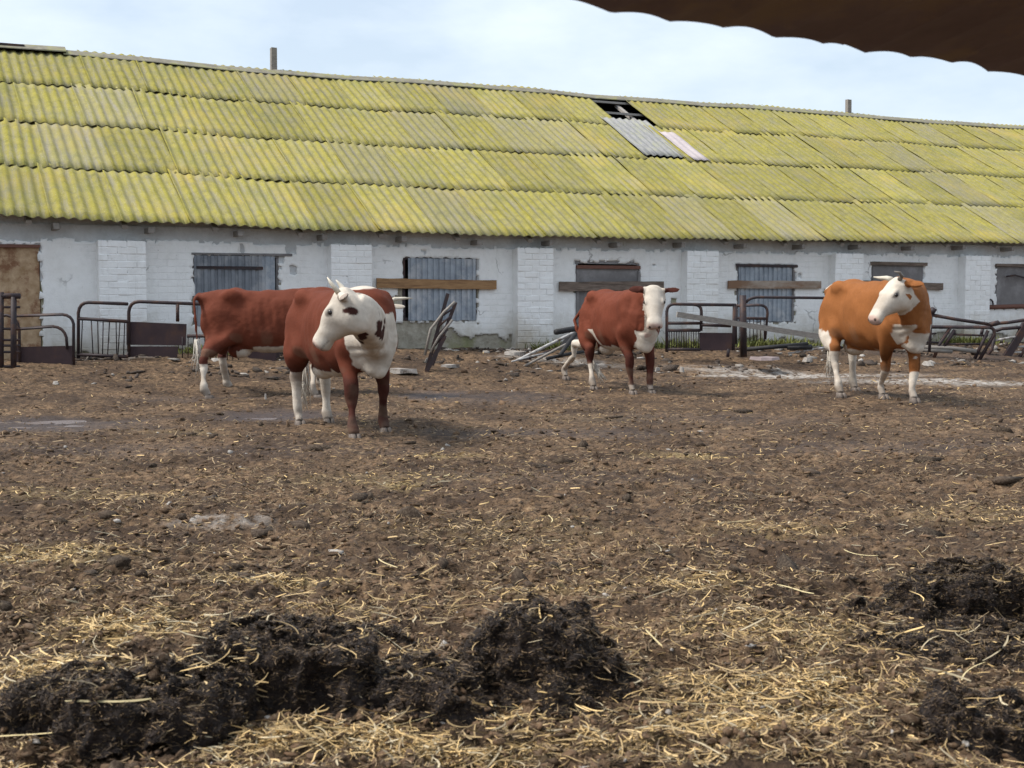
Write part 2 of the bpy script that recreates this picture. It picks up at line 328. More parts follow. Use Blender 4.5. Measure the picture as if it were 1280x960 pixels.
# ------------------------------------------------------------ ground
TH = R(25.9); CT, ST = math.cos(TH), math.sin(TH); BY = 24.5
def barn_s(x, y): return x * CT + (y - BY) * ST
def barn_d(x, y): return x * ST - (y - BY) * CT          # metres in front of the wall
HEAPS = [  # x, y, rx, ry, h, name tag
    dict(x=.12, y=4.50, rx=.35, ry=.30, h=.21), dict(x=-.28, y=4.36, rx=.25, ry=.24, h=.09), dict(x=-.76, y=4.36, rx=.30, ry=.23, h=.17),
    dict(x=-1.22, y=4.12, rx=.40, ry=.20, h=.14), dict(x=2.0, y=5.75, rx=.40, ry=.32, h=.16), dict(x=1.55, y=4.02, rx=.28, ry=.20, h=.09),
    dict(x=1.75, y=5.05, rx=.42, ry=.30, h=.06), dict(x=-.47, y=5.02, rx=.15, ry=.12, h=.05)]
def g_low(x, y):
    d = barn_d(x, y); s = barn_s(x, y)
    A = .40 - .10 * sst((s + 4) / 12)
    r = A * sst((4.3 - d) / 3.5)
    return r + (vn(x / 2.6, y / 2.6, 1) - .5) * .10 * sst((y - 2) / 4) + (vn(x / .9, y / .9, 2) - .5) * .055
PUD = []
def g_noise(x, y):
    h = (vn(x / .42, y / .42, 3) - .5) * .050
    wx = x + .05 * vn(x / .2, y / .2, 21); wy = y + .05 * vn(x / .2 + 9, y / .2, 22)
    q = np.abs(vn(wx / .19, wy / .19, 4) * 2 - 1); h = h + (.5 - q) * .034
    q = np.abs(vn(wx / .095, wy / .075, 5) * 2 - 1); h = h + (.5 - q) * .026
    h = h + (vn(x / .045, y / .04, 6) - .5) * .017 + (vn(x / .02, y / .02, 7) - .5) * .008
    for cell, sd_, rr in ((.42, 11, .075), (.30, 12, .05)):
        ix = np.floor(x / cell); iy = np.floor(y / cell); cx = (ix + .25 + .5 * hsh(ix, iy, sd_)) * cell; cy = (iy + .25 + .5 * hsh(ix, iy, sd_ + 5)) * cell
        d = np.sqrt((x - cx) ** 2 + ((y - cy) * 1.15) ** 2) / rr; on = hsh(ix, iy, sd_ + 9) < .55; h = h + on * (-.034 * sst(1.15 - d) + .012 * np.exp(-((d - 1.25) / .25) ** 2))
    return h
def heap_h(x, y, H):
    wx = x + .22 * (vn(x / .24, y / .24, 31) - .5) + .05 * (vn(x / .07, y / .07, 36) - .5); wy = y + .22 * (vn(x / .24 + 7, y / .24, 32) - .5) + .05 * (vn(x / .07, y / .07, 37) - .5)
    r = np.sqrt(((wx - H['x']) / H['rx']) ** 2 + ((wy - H['y']) / H['ry']) ** 2)
    p = sst((1.12 - r) / .50)
    q = np.abs(vn(x / .13, y / .13, 33) * 2 - 1); q2 = np.abs(vn(x / .06, y / .05, 34) * 2 - 1)
    return H['h'] * p * (1.02 + (.5 - q) * .26) + p * ((.5 - q2) * .035 + (vn(x / .028, y / .028, 35) - .5) * .02) - .03 * (r > 1.05)
def pale_mask(x, y):
    m = np.zeros_like(x)
    for px, py, rx, ry in PALE:
        c = gpt(px, py); m = np.maximum(m, sst(1.25 - np.sqrt(((x - c[0]) / rx) ** 2 + ((y - c[1]) / ry) ** 2)))
    return m
def gpt(px, py):                          # ground point (flat yard) under a spot of the photograph
    Y = CAMH * F / (py - 370); return ((px - 640) / F * Y, Y)
PALE = [(1000, 470, 2.3, .8), (1180, 478, 2.2, .7), (930, 474, 1.0, .5), (270, 655, .35, .18), (700, 470, 1.2, .4), (530, 462, .9, .35), (150, 480, .8, .3)]
WETS = [(200, 462, 2.2, .8, .55), (600, 452, 2.5, .7, .6), (1150, 455, 3, .9, .5), (860, 452, 2, .6, .5), (150, 560, 1.5, .5, .35), (700, 540, 1.6, .5, .4), (1100, 560, 1.4, .6, .35), (260, 500, 1.2, .5, .5), (545, 497, .55, .9, 1), (340, 520, .75, .65, 1), (40, 528, 1.5, .9, .9), (620, 500, 1.4, .8, .5), (900, 520, 2, .8, .25), (420, 560, 1.2, .7, .3), (640, 600, 1.3, .6, .25)]
STRAWS = [(500, 606, .22, .16, 1), (560, 572, .35, .22, .7), (860, 567, .45, .25, .9), (60, 700, .5, .30, 1), (150, 795, .30, .3, 1), (40, 860, .25, .35, 1), (360, 738, .35, .14, .9),
          (480, 600, .9, .4, .35), (700, 745, .5, .15, .45), (990, 800, .5, .4, .6), (1000, 880, .5, .25, .85), (960, 930, .35, .12, 1), (420, 945, .42, .12, 1.1), (550, 955, .3, .10, 1.1), (760, 950, .4, .1, .55),
          (870, 740, .3, .25, .6), (1230, 640, .6, .5, .4), (90, 620, .8, .5, .4), (960, 660, .5, .3, .5), (840, 690, .3, .2, .3), (640, 660, .8, .5, .25), (230, 540, .5, .4, .3), (210, 480, .3, .2, .5), (740, 520, .8, .5, .15), (420, 770, .3, .15, .6), (310, 720, .3, .2, .4)]
def blobs(L, x, y):
    m = np.zeros_like(x)
    for px, py, rx, ry, a in L:
        c = gpt(px, py); wob = .35 * (vn(x / .25, y / .25, 51) - .5)
        m = np.maximum(m, a * sst(1.3 - np.sqrt(((x - c[0]) / rx) ** 2 + ((y - c[1]) / ry) ** 2) + wob))
    return m
def ground(x, y, fine=True):
    h = g_low(x, y); wet = blobs(WETS, x, y)
    h = h + g_noise(x, y) * (1 - .5 * np.clip(wet * 1.3, 0, 1)) * (.7 + .55 * sst((14 - y) / 8)) - .02 * wet
    return h
def gz(x, y): return float(g_low(np.array([x]), np.array([y]))[0])
def grid(x0, x1, y0, y1, st, dz=0.0):
    xs = np.arange(x0, x1 + st / 2, st); ys = np.arange(y0, y1 + st / 2, st); X, Y = np.meshgrid(xs, ys)
    x = X.ravel(); y = Y.ravel(); z = ground(x, y) + dz
    n, m_ = len(xs), len(ys); i = np.arange(n * m_).reshape(m_, n)
    Fq = np.stack([i[:-1, :-1], i[:-1, 1:], i[1:, 1:], i[1:, :-1]], -1).reshape(-1, 4)
    col = np.stack([pale_mask(x, y), np.clip(blobs(WETS, x, y), 0, 1), np.clip(blobs(STRAWS, x, y), 0, 1) * .9], -1)
    return np.stack([x, y, z], -1), Fq, col
Vs, Fs, Cs = [], [], []; nb = 0
for g in [grid(-2.6, 2.6, 3.0, 6.6, .0115), grid(-4.4, 4.4, 6.6, 12.5, .024, .0), grid(-14, 18, 12.5, 33, .06)]:
    Vs.append(g[0]); Fs.append(g[1] + nb); Cs.append(g[2]); nb += len(g[0])
for (x0, x1, y0, y1) in [(-8, -2.6, 3, 6.6), (2.6, 8, 3, 6.6), (-8, -4.4, 6.6, 12.5), (4.4, 8.0, 6.6, 12.5), (-8, 8, -3, 3)]:
    g = grid(x0, x1, y0, y1, .06, 0); Vs.append(g[0]); Fs.append(g[1] + nb); Cs.append(g[2]); nb += len(g[0])
g = grid(-40, 60, -30, 60, 1.5, -.14); Vs.append(g[0]); Fs.append(g[1] + nb); Cs.append(g[2] * 0); nb += len(g[0])
link('ground', npmesh('ground', np.concatenate(Vs), np.concatenate(Fs), M_['soil'], True, np.concatenate(Cs)), kind='structure')
mb = MB(); mb.add([(-2500, -2500, -.6), (2500, -2500, -.6), (2500, 2500, -.6), (-2500, 2500, -.6)], [(0, 1, 2, 3)])
mf, tf, bf = mat('distant_field', .9, .1); setc(tf, bf, ramp(tf, noise(tf, coords(tf), .02, 5), [(.3, (.07, .075, .035)), (.7, (.13, .12, .07))]))
mb.build('far_terrain', mf, kind='structure')

HP = []
def heap_obj(H, label):
    st = .009; xs = np.arange(H['x'] - H['rx'] * 1.35, H['x'] + H['rx'] * 1.35, st); ys = np.arange(H['y'] - H['ry'] * 1.35, H['y'] + H['ry'] * 1.35, st)
    X, Y = np.meshgrid(xs, ys); x = X.ravel(); y = Y.ravel(); hh = heap_h(x, y, H); z = ground(x, y) + hh
    ox = x + (vn(x / .07, y / .07, 41) - .5) * .05 * (hh > .02); oy = y + (vn(x / .07, y / .07, 42) - .5) * .05 * (hh > .02) - np.maximum(hh, 0) * .25
    st_m = np.clip(hh / .04, 0, 1); oy = oy + st_m * ((vn(x / .06, z / .05, 43) - .5) * .04 + (vn(x / .028, z / .022, 44) - .5) * .040 + (vn(x / .013, z / .011, 47) - .5) * .018); ox = ox + st_m * ((vn(y / .05, z / .05, 45) - .5) * .04 + (vn(y / .02, z / .02, 46) - .5) * .02)
    i = np.arange(len(xs) * len(ys)).reshape(len(ys), len(xs))
    Fq = np.stack([i[:-1, :-1], i[:-1, 1:], i[1:, 1:], i[1:, :-1]], -1).reshape(-1, 4)
    keep = (hh[Fq].max(1) > -.012)
    P3 = np.stack([ox, oy, z], -1); T = P3[Fq[keep & (hh[Fq].min(1) > .012)]]; ar = np.linalg.norm(np.cross(T[:, 1] - T[:, 0], T[:, 3] - T[:, 0]), axis=1); pick = RNG.choice(len(T), int(ar.sum() * 24000), p=ar / ar.sum())
    u_, v_ = RNG.random((2, len(pick), 1)); T = T[pick]; HP.append(T[:, 0] + u_ * (T[:, 1] - T[:, 0]) + v_ * (T[:, 3] - T[:, 0]))
    keep = keep; base = Vector((H['x'], H['y'], 0))
    me = npmesh('manure_heap', np.stack([ox - base.x, oy - base.y, z], -1), Fq[keep], M_['heap'], True)
    me.validate(); link('manure_heap', me, loc=base, label=label, cat='manure heap', group='dark manure heaps in the foreground')
for H, lb in zip(HEAPS, ['tall rounded black manure lump at the bottom centre', 'low fibrous manure mound joined to the left of the tall black lump',
        'dark manure mound with a steep wet face, left of the low fibrous mound', 'broad dark manure heap at the bottom left corner',
        'black manure heap lying right of the straw near the right edge', 'dark manure heap in the bottom right corner',
        'wide flattened brown manure spread in front of the black right hand heap', 'small dark manure lump behind the low fibrous mound']):
    heap_obj(H, lb)
def allh(x, y):
    h = ground(x, y); k = np.zeros_like(x)
    for H in HEAPS: k = np.maximum(k, heap_h(x, y, H))
    return h, np.maximum(k, 0)

# clods
bm = bmesh.new(); bmesh.ops.create_icosphere(bm, subdivisions=1, radius=1); ico = np.array([v.co[:] for v in bm.verts]); icf = np.array([[v.index for v in f.verts] for f in bm.faces]); bm.free()
def scatter_xy(n, p0, p1, pw=1.0, margin=170):
    py = p0 + (p1 - p0) * RNG.random(n) ** pw; Y = CAMH * F / (py - 370); px = RNG.uniform(-margin, 1280 + margin, n); return (px - 640) / F * Y, Y
n = 28000; x, y = scatter_xy(n, 452, 985, .8); keep = barn_d(x, y) > .4; x, y = x[keep], y[keep]; n = len(x)
g0, k0 = allh(x, y); size = (.0035 + .009 * RNG.random(n) ** 3) * (1 + y / 9) * (1 - .6 * (blobs(WETS, x, y) > .4))
dirs = RNG.normal(size=(n, 3, 3)) * .25 + np.eye(3); sc = size[:, None] * RNG.uniform(.5, 1.6, (n, 3)) * [1, 1, .6]
V = np.einsum('nij,kj->nki', dirs, ico) * (1 + .25 * RNG.normal(size=(n, 12, 1))) * sc[:, None, :] + np.stack([x, y - .25 * k0, g0 + k0 + size * .15], -1)[:, None, :]
kb = (k0 < .02) | (RNG.random(n) < .12); V = V[kb]; k0 = k0[kb]; x = x[kb]; y = y[kb]; n = len(x)
Fq = (icf[None] + 12 * np.arange(n)[:, None, None]).reshape(-1, 3)
tone = RNG.uniform(.6, 1.6, n)[:, None] * np.array([.112, .069, .041]); tone = np.where((k0 > .03)[:, None], tone * .5, tone)
pm = pale_mask(x, y); wh = RNG.random(n) < .012 + .10 * pm; tone[wh] = np.array([.42, .39, .36]) * RNG.uniform(.7, 1.1, (wh.sum(), 1))
big2 = (RNG.random(n) < .05) & (vn(x / 1.1, y / .8, 69) > .5) & (y < 16); V[big2] = (V[big2] - V[big2].mean(1, keepdims=True)) * 2.6 + V[big2].mean(1, keepdims=True); tone[big2] = np.array([.050, .034, .024]) * RNG.uniform(.6, 1.4, (big2.sum(), 1))
col = np.repeat(tone, 12, axis=0)
link('manure_clods', npmesh('manure_clods', V.reshape(-1, 3), Fq, M_['clod'], True, col), kind='stuff')
n = 5200; s_ = RNG.uniform(-12, 20, n); d_ = .35 + 3.0 * RNG.random(n) ** 1.3; x = s_ * CT + d_ * ST; y = BY + s_ * ST - d_ * CT
cl_ = vn(x / .8, y / .5, 68); kb = RNG.random(n) < sst((cl_ - .38) / .3); x, y = x[kb], y[kb]; n = len(x)
size = .012 + .045 * RNG.random(n) ** 2.5; dirs = RNG.normal(size=(n, 3, 3)) * .3 + np.eye(3); sc = size[:, None] * RNG.uniform(.5, 2.0, (n, 3)) * [1.2, 1, .6]
V = np.einsum('nij,kj->nki', dirs, ico) * (1 + .25 * RNG.normal(size=(n, 12, 1))) * sc[:, None, :] + np.stack([x, y, ground(x, y) + size * .2], -1)[:, None, :]
tone = RNG.uniform(.5, 1.4, n)[:, None] * np.array([.055, .042, .036]); wh = RNG.random(n) < .16; tone[wh] = np.array([.38, .35, .32]) * RNG.uniform(.6, 1.2, (wh.sum(), 1))
link('rubble_debris', npmesh('rubble_debris', V.reshape(-1, 3), (icf[None] + 12 * np.arange(n)[:, None, None]).reshape(-1, 3), M_['clod'], True, np.repeat(tone, 12, axis=0)), kind='stuff')
# fibres and straw
def fibres(name, x, y, L, wd, segs, cols, lift, curve=1.0, tilt=.25, zabs=None):
    n = len(x); g0, k0 = allh(x, y) if zabs is None else (zabs, np.zeros(len(x))); a = RNG.uniform(0, 2 * PI, n); cu = RNG.normal(0, curve, n) ; cu2 = RNG.normal(0, curve * .8, n)
    tl = RNG.normal(0, tilt, n); roll = RNG.normal(0, .6, n)
    P = []; cx, cy, cz = np.zeros(n), np.zeros(n), np.zeros(n)
    for i in range(segs + 1):
        u = i / segs - .5; ang = a + cu * u + cu2 * u * u * 2
        if i: cx = cx + np.cos(ang) * L / segs; cy = cy + np.sin(ang) * L / segs; cz = cz + (tl + cu2 * .12 * u) * L / segs
        P.append((cx.copy(), cy.copy(), cz.copy(), ang))
    mx_, my_, mz_ = P[segs // 2][0], P[segs // 2][1], P[segs // 2][2]
    V = np.zeros((n, segs + 1, 2, 3))
    for i, (px_, py_, pz_, ang) in enumerate(P):
        X = x + px_ - mx_; Y = y - .25 * k0 + py_ - my_
        Zg = g0 + k0 + pz_ - mz_ + lift
        nx, ny = -np.sin(ang) * np.cos(roll) * wd / 2, np.cos(ang) * np.cos(roll) * wd / 2; nz_ = np.sin(roll) * wd / 2
        tap = .6 if i in (0, segs) else 1
        V[:, i, 0] = np.stack([X - nx * tap, Y - ny * tap, Zg - nz_ * tap], -1); V[:, i, 1] = np.stack([X + nx * tap, Y + ny * tap, Zg + nz_ * tap], -1)
    b_ = (np.arange(n) * (segs + 1) * 2)[:, None] + 2 * np.arange(segs)[None]
    Fq = np.stack([b_, b_ + 1, b_ + 3, b_ + 2], -1).reshape(-1, 4)
    link(name, npmesh(name, V.reshape(-1, 3), Fq, M_['straw'], False, np.repeat(cols, (segs + 1) * 2, axis=0)), kind='stuff')
n = 225000; x, y = scatter_xy(n, 455, 990, .8); k = barn_d(x, y) > .5; x, y = x[k], y[k]; n = len(x)
S = np.clip(blobs(STRAWS, x, y), 0, 1); wet = blobs(WETS, x, y); big_ = vn(x / .8, y / .8, 61)
keep = RNG.random(n) < (.30 + .7 * S + .7 * (big_ - .4)) * (1 - .8 * np.clip(wet, 0, 1)); x, y, S = x[keep], y[keep], S[keep]; n = len(x)
mixv = RNG.random(n)[:, None]; brown = np.array([.065, .043, .028]) * (1 - mixv) + np.array([.40, .285, .16]) * mixv
yel = np.array([.50, .345, .155]) * RNG.uniform(.7, 1.4, (n, 1)); isy = RNG.random(n) < .14 + .7 * S
cols = np.where(isy[:, None], yel, brown) * RNG.uniform(.6, 1.25, (n, 1))
_, kk = allh(x, y); cols = np.where((kk > .05)[:, None] & (RNG.random(n) < .7)[:, None], cols * .45, cols)
fibres('chopped_litter', x, y, RNG.uniform(.012, .045, n) * (1 + y / 14), RNG.uniform(.0015, .0036, n) * (1 + y / 7), 2, cols, RNG.uniform(.0, .012, n), .9, .3)
hp = np.concatenate(HP); x, y = hp[:, 0], hp[:, 1]; n = len(x); mixv = RNG.random(n)[:, None] ** 3.2
fibres('manure_fibres', x, y, RNG.uniform(.008, .034, n), RNG.uniform(.0015, .0042, n), 2, np.array([.022, .015, .013]) * (1 - mixv) + np.array([.26, .175, .095]) * mixv, RNG.uniform(0, .004, n), 1.0, .32, zabs=hp[:, 2])
n = 84000; x, y = scatter_xy(n, 470, 992, .6); S = blobs(STRAWS, x, y)
clump = vn(x / .22, y / .16, 63); keep = RNG.random(n) < (.022 + .22 * sst((clump - .60) / .22) * sst((9 - y) / 4) + .50 * np.clip(S, 0, 1.1) ** 1.6) * (barn_d(x, y) > .8)
x, y, S = x[keep], y[keep], S[keep]; n = len(x)
cols = np.array([.62, .43, .19]) * RNG.uniform(.55, 1.35, (n, 1)) + RNG.uniform(0, .06, (n, 1)); pale = RNG.random(n) < .25; cols *= RNG.uniform(.45, 1.15, (n, 1)); cols[pale] = np.array([.50, .42, .28]) * RNG.uniform(.7, 1.2, (pale.sum(), 1))
dkk = RNG.random(n) < .25 * (S < .9); cols[dkk] *= .5
fibres('straw_litter', x, y, .02 + .15 * RNG.random(n) ** 2.2, RNG.uniform(.0016, .0050, n) * (1 + y / 12), 5, cols, RNG.uniform(.001, .020, n), 1.5, .24)
n = 26; 
pts = [(1000, 748), (30, 625), (90, 622), (690, 655), (620, 905), (505, 935), (130, 948), (880, 672), (1150, 905), (820, 820), (930, 655), (480, 715), (1105, 765), (330, 745), (400, 845), (1220, 860), (700, 940), (230, 585), (1175, 770), (560, 600), (480, 860), (860, 900), (1075, 700), (20, 950), (330, 942), (1060, 660)]
x = np.array([gpt(*q)[0] for q in pts]); y = np.array([gpt(*q)[1] for q in pts]); n = len(x)
fibres('long_straw_stalks', x, y, RNG.uniform(.2, .34, n), RNG.uniform(.004, .007, n), 10, np.array([.56, .46, .25]) * RNG.uniform(.8, 1.2, (n, 1)), np.full(n, .022), 1.0, .05)

# puddles
for px, py, rx, ry, lb in [(545, 497, .30, .42, 'shallow grey puddle right of the white faced spotted cow'), (333, 520, .34, .30, 'small shallow puddle behind the hooves of the spotted cow'), (30, 527, .75, .35, 'shallow dark puddle at the left edge of the yard')]:
    c = gpt(px, py); mb = MB(); V = [(0, 0, 0)]; n = 40
    for k in range(n):
        a = 2 * PI * k / n; q = 1 + .35 * math.sin(3 * a + px) + .2 * math.sin(7 * a + py); V.append((rx * q * math.cos(a), ry * q * math.sin(a), 0))
    mb.add(V, [(0, 1 + k, 1 + (k + 1) % n) for k in range(n)])
    mb.build('puddle', M_['water'], loc=(c[0], c[1], gz(*c) - .022), kind='structure')

# ------------------------------------------------------------ barn
barn = empty('barn', (0, BY, 0), TH, label='long low whitewashed barn with mossy yellow green corrugated roof and boarded windows', cat='barn')
S0, S1 = -13.2, 21.6; RR = 6.65; OV = .40
_es = np.array([-13.2, -8.9, -7.1, -3.3, .2, 3.8, 8, 12.6, 21.6]); _ez = np.array([2.64, 2.59, 2.55, 2.48, 2.45, 2.47, 2.50, 2.545, 2.56])
def ez(s): return float(np.interp(s, _es, _ez)) + .012 * math.sin(s * 1.9)
def rz(s): return 6.285 + .02 * math.sin(s * .7) + .015 * math.sin(s * 1.9 + 1) + (.04 if s < -5 else 0)
WIN = [(-9.6, -8.27, .25, 2.17, 'door'), (-5.88, -4.42, .90, 2.06, 'w'), (-2.17, -.72, .93, 2.06, 'w'), (1.33, 2.75, .83, 2.03, 'w'), (5.02, 6.48, .83, 2.0, 'w'), (8.5, 9.95, .9, 2.06, 'w'), (12.08, 13.5, 1.1, 2.06, 'w'), (15.7, 17.1, .9, 2.05, 'w')]
PIL = [-10.7, -7.05, -3.2, .36, 4.05, 7.7, 11.3, 15.0, 18.7]
# masonry core: boxes round the openings
mb = MB(); xs = S0
for a, b_, z0, z1, k in WIN:
    mb.box(((xs + a) / 2, .2, 1.15), (a - xs, .4, 2.7)); mb.box(((a + b_) / 2, .2, (z0 - .2) / 2), (b_ - a, .4, z0 + .2)); mb.box(((a + b_) / 2, .2, (z1 + 2.5) / 2), (b_ - a, .4, 2.5 - z1)); xs = b_
mb.box(((xs + S1) / 2, .2, 1.15), (S1 - xs, .4, 2.7))
mb.box((S0 + .2, 6.6, 1.15), (.4, 12.4, 2.7)); mb.box((S1 - .2, 6.6, 1.15), (.4, 12.4, 2.7)); mb.box(((S0 + S1) / 2, 13.0, 1.15), (S1 - S0, .4, 2.7))
for s in (S0 + .2, S1 - .2): mb.add([(s, -.1, 2.5), (s, 13.3, 2.5), (s, 6.6, 6.2)], [(0, 1, 2)])
for s_ in np.arange(S0, S1 - .5, 1.0): mb.box((s_ + .5, .22, 2.5), (1.0, .34, 2 * (ez(s_ + .5) + .155 - 2.5)))
mb.build('masonry_wall', M_['rubble'], barn)
# plaster skin
st = .045; ns = int((S1 - S0) / st); nzr = int(2.2 / st)
si = S0 + np.arange(ns + 1) * st; zi = .12 + np.arange(nzr + 1) * st; SI, ZI = np.meshgrid(si, zi)
sv, zv = SI.ravel(), ZI.ravel()
yv = -.030 - .012 * (vn(sv / .5, zv / .5, 71) - .5) - .006 * (vn(sv / .12, zv / .12, 72) - .5)
jx = (vn(sv / .05, zv / .05, 73) - .5) * .05; jz = (vn(sv / .05 + 50, zv / .05, 74) - .5) * .05
cs = (SI[:-1, :-1] + st / 2); cz = (ZI[:-1, :-1] + st / 2)
low = .22 + .22 * vn(cs / 1.1, cs * 0, 75) + .28 * vn(cs / .35, cs * 0, 76) * vn(cs / 2.2, cs * 0 + 5, 77) + .10 * vn(cs / .1, cz / .1, 78)
low = np.where((cs > -2.35) & (cs < -.9 + .2 * vn(cz / .2, cs / .2, 79)), .86 + .10 * vn(cs / .15, cz / .2, 80) - .35 * sst((cs + 1.6) / .8), low)
low = np.where((cs > -.9) & (cs < .1), .50 + .2 * vn(cs / .12, cz / .2, 81), low)
top = 2.235 + .05 * (vn(cs / .3, cs * 0, 82) - .5) + .035 * vn(cs / .07, cs * 0, 83)
keep = (cz > low) & (cz < top) & ~((vn(cs / .22, cz / .18, 84) > .90) & (vn(cs / 1.5, cz / 1.5, 85) > .55))
inop = np.zeros_like(keep)
for a, b_, z0, z1, k in WIN:
    rag = .05 * (vn(cs / .08, cz / .08, 86) - .35); inop |= (cs > a - rag) & (cs < b_ + rag) & (cz > z0 - rag) & (cz < z1 + rag * .3)
keep &= ~inop
idx = np.arange((ns + 1) * (nzr + 1)).reshape(nzr + 1, ns + 1); nv = idx.size
Q = np.stack([idx[:-1, :-1], idx[:-1, 1:], idx[1:, 1:], idx[1:, :-1]], -1)
front = Q[keep]
Vf = np.stack([sv + jx, yv, zv + jz], -1); Vb = Vf.copy(); Vb[:, 1] = .004
side = []
K = np.zeros((nzr + 2, ns + 2), bool); K[1:-1, 1:-1] = keep
kk_ = K[1:-1, 1:-1]
for dz_, dx_, e in ((-1, 0, (0, 1)), (0, 1, (1, 2)), (1, 0, (2, 3)), (0, -1, (3, 0))):
    nb_ = K[1 + dz_:nzr + 1 + dz_, 1 + dx_:ns + 1 + dx_]; mk = kk_ & ~nb_; q = Q[mk]
    side.append(np.stack([q[:, e[0]], q[:, e[0]] + nv, q[:, e[1]] + nv, q[:, e[1]]], -1))
link('plaster', npmesh('plaster', np.concatenate([Vf, Vb]), np.concatenate([front] + side), M_['white'], False), barn)
# pilasters with bricks
bmeshes = []
for k in range(4):
    q = MB(); a, b_, e = .1225, .055, .0475; c = .007
    V = []
    for (x_, y_, z_) in [(-a, b_, -e), (a, b_, -e), (a, b_, e), (-a, b_, e), (-a, -b_ + c, -e), (a, -b_ + c, -e), (a, -b_ + c, e), (-a, -b_ + c, e), (-a + c, -b_, -e + c), (a - c, -b_, -e + c), (a - c, -b_, e - c), (-a + c, -b_, e - c)]:
        V.append((x_ + random.uniform(-.004, .004), y_ + random.uniform(-.003, .003), z_ + random.uniform(-.003, .003)))
    q.add(V, [(8, 9, 10, 11), (4, 5, 9, 8), (5, 6, 10, 9), (6, 7, 11, 10), (7, 4, 8, 11), (0, 1, 5, 4), (1, 2, 6, 5), (2, 3, 7, 6), (3, 0, 4, 7)])
    bmeshes.append(q.mesh('brick', M_['brick']))
PD = .26
for pi_, s in enumerate(PIL):
    P = empty('pilaster', (s, 0, 0)); P.parent = barn; W2 = .375
    q = MB(); q.box((0, -PD / 2 + .003, 1.18), (2 * W2 - .012, PD - .008, 2.10)); q.box((0, -PD / 2 - .002, .2), (2 * W2 + .06, PD + .02, .42), j=.02)
    q.build('pilaster_core', M_['white'], P)
    vis = 1 <= pi_ <= 6
    nr = 17; hz_ = (2.255 - .40) / nr; mbx = MB()
    for r_ in range(nr):
        z = .40 + hz_ * (r_ + .5); xx = -W2; lens = [.3, .3, .15] if r_ % 2 else [.15, .3, .3]
        if r_ % 6 == 5: lens = [.15] * 5 if not vis else [.3, .15, .3]
        for L in lens:
            cx = xx + L / 2; xx += L
            if random.random() < .025: continue
            yy = -PD + .052 + random.uniform(-.004, .006)
            if vis:
                o = link('brick', random.choice(bmeshes), P); o.location = (cx, yy, z); o.scale = ((L - .007) / .245, 1, (hz_ - .008) / .095); o.rotation_euler = (random.uniform(-.01, .01), random.uniform(-.012, .012), random.uniform(-.02, .02))
            else: mbx.box((cx, yy, z), (L - .012, .11, hz_ - .014), j=.004)
    if not vis: mbx.build('brick_course', M_['brick'], P, kind='stuff')
# windows
def ribbed(s0, s1, z0, z1, y, pitch=.105, d=.022, M=None):
    q = MB(); n = int((s1 - s0) / pitch); pr = []
    for i in range(n + 1):
        x_ = s0 + i * pitch
        for dx, dy in ((0, 0), (.30 * pitch, 0), (.42 * pitch, -d), (.88 * pitch, -d)):
            if x_ + dx <= s1: pr.append((x_ + dx, y + dy + random.uniform(-.002, .002)))
    V = []
    rz_ = [random.uniform(-.012, .012) for _ in pr]
    for z, kz in ((z0, 1), (z1, .5)): V += [(a, b, z + rz_[i] * kz) for i, (a, b) in enumerate(pr)]
    V += [(a, b + .004, z) for z in (z0, z1) for a, b in pr]; n_ = len(pr)
    Fs = [(i, i + 1, n_ + i + 1, n_ + i) for i in range(n_ - 1)] + [(2 * n_ + i + 1, 2 * n_ + i, 3 * n_ + i, 3 * n_ + i + 1) for i in range(n_ - 1)] + [(i + 1, i, 2 * n_ + i, 2 * n_ + i + 1) for i in range(n_ - 1)]
    q.add(V, Fs); return q
def frame_mb(a, b_, z0, z1, wd=.05, y=.03):
    q = MB(); 
    q.box(((a + b_) / 2, y, z1 - wd / 2), (b_ - a, .07, wd), j=.006); q.box(((a + b_) / 2, y, z0 + wd / 2), (b_ - a, .07, wd), j=.006)
    q.box((a + wd / 2, y, (z0 + z1) / 2), (wd, .07, z1 - z0 - 2 * wd), j=.006); q.box((b_ - wd / 2, y, (z0 + z1) / 2), (wd, .07, z1 - z0 - 2 * wd), j=.006); return q
def plank(s0, s1, z, h, M, tl=0, P=None, label=None, y=-.075):
    q = MB(); n = 10; rows = []
    for i in range(n + 1):
        x_ = s0 + (s1 - s0) * i / n; zz = z + tl * (x_ - (s0 + s1) / 2); j1, j2 = random.uniform(-.006, .006), random.uniform(-.006, .006)
        rows.append([(x_, y - .022, zz - h / 2 + j1), (x_, y - .022, zz + h / 2 + j2), (x_, y + .022, zz + h / 2 + j2), (x_, y + .022, zz - h / 2 + j1)])
    V = [p for r_ in rows for p in r_]; Fs = [(4 * i + k, 4 * i + (k + 1) % 4, 4 * i + 4 + (k + 1) % 4, 4 * i + 4 + k) for i in range(n) for k in range(4)] + [(3, 2, 1, 0), (4 * n, 4 * n + 1, 4 * n + 2, 4 * n + 3)]
    q.add(V, Fs); return q.build('plank', M, P, label=label)
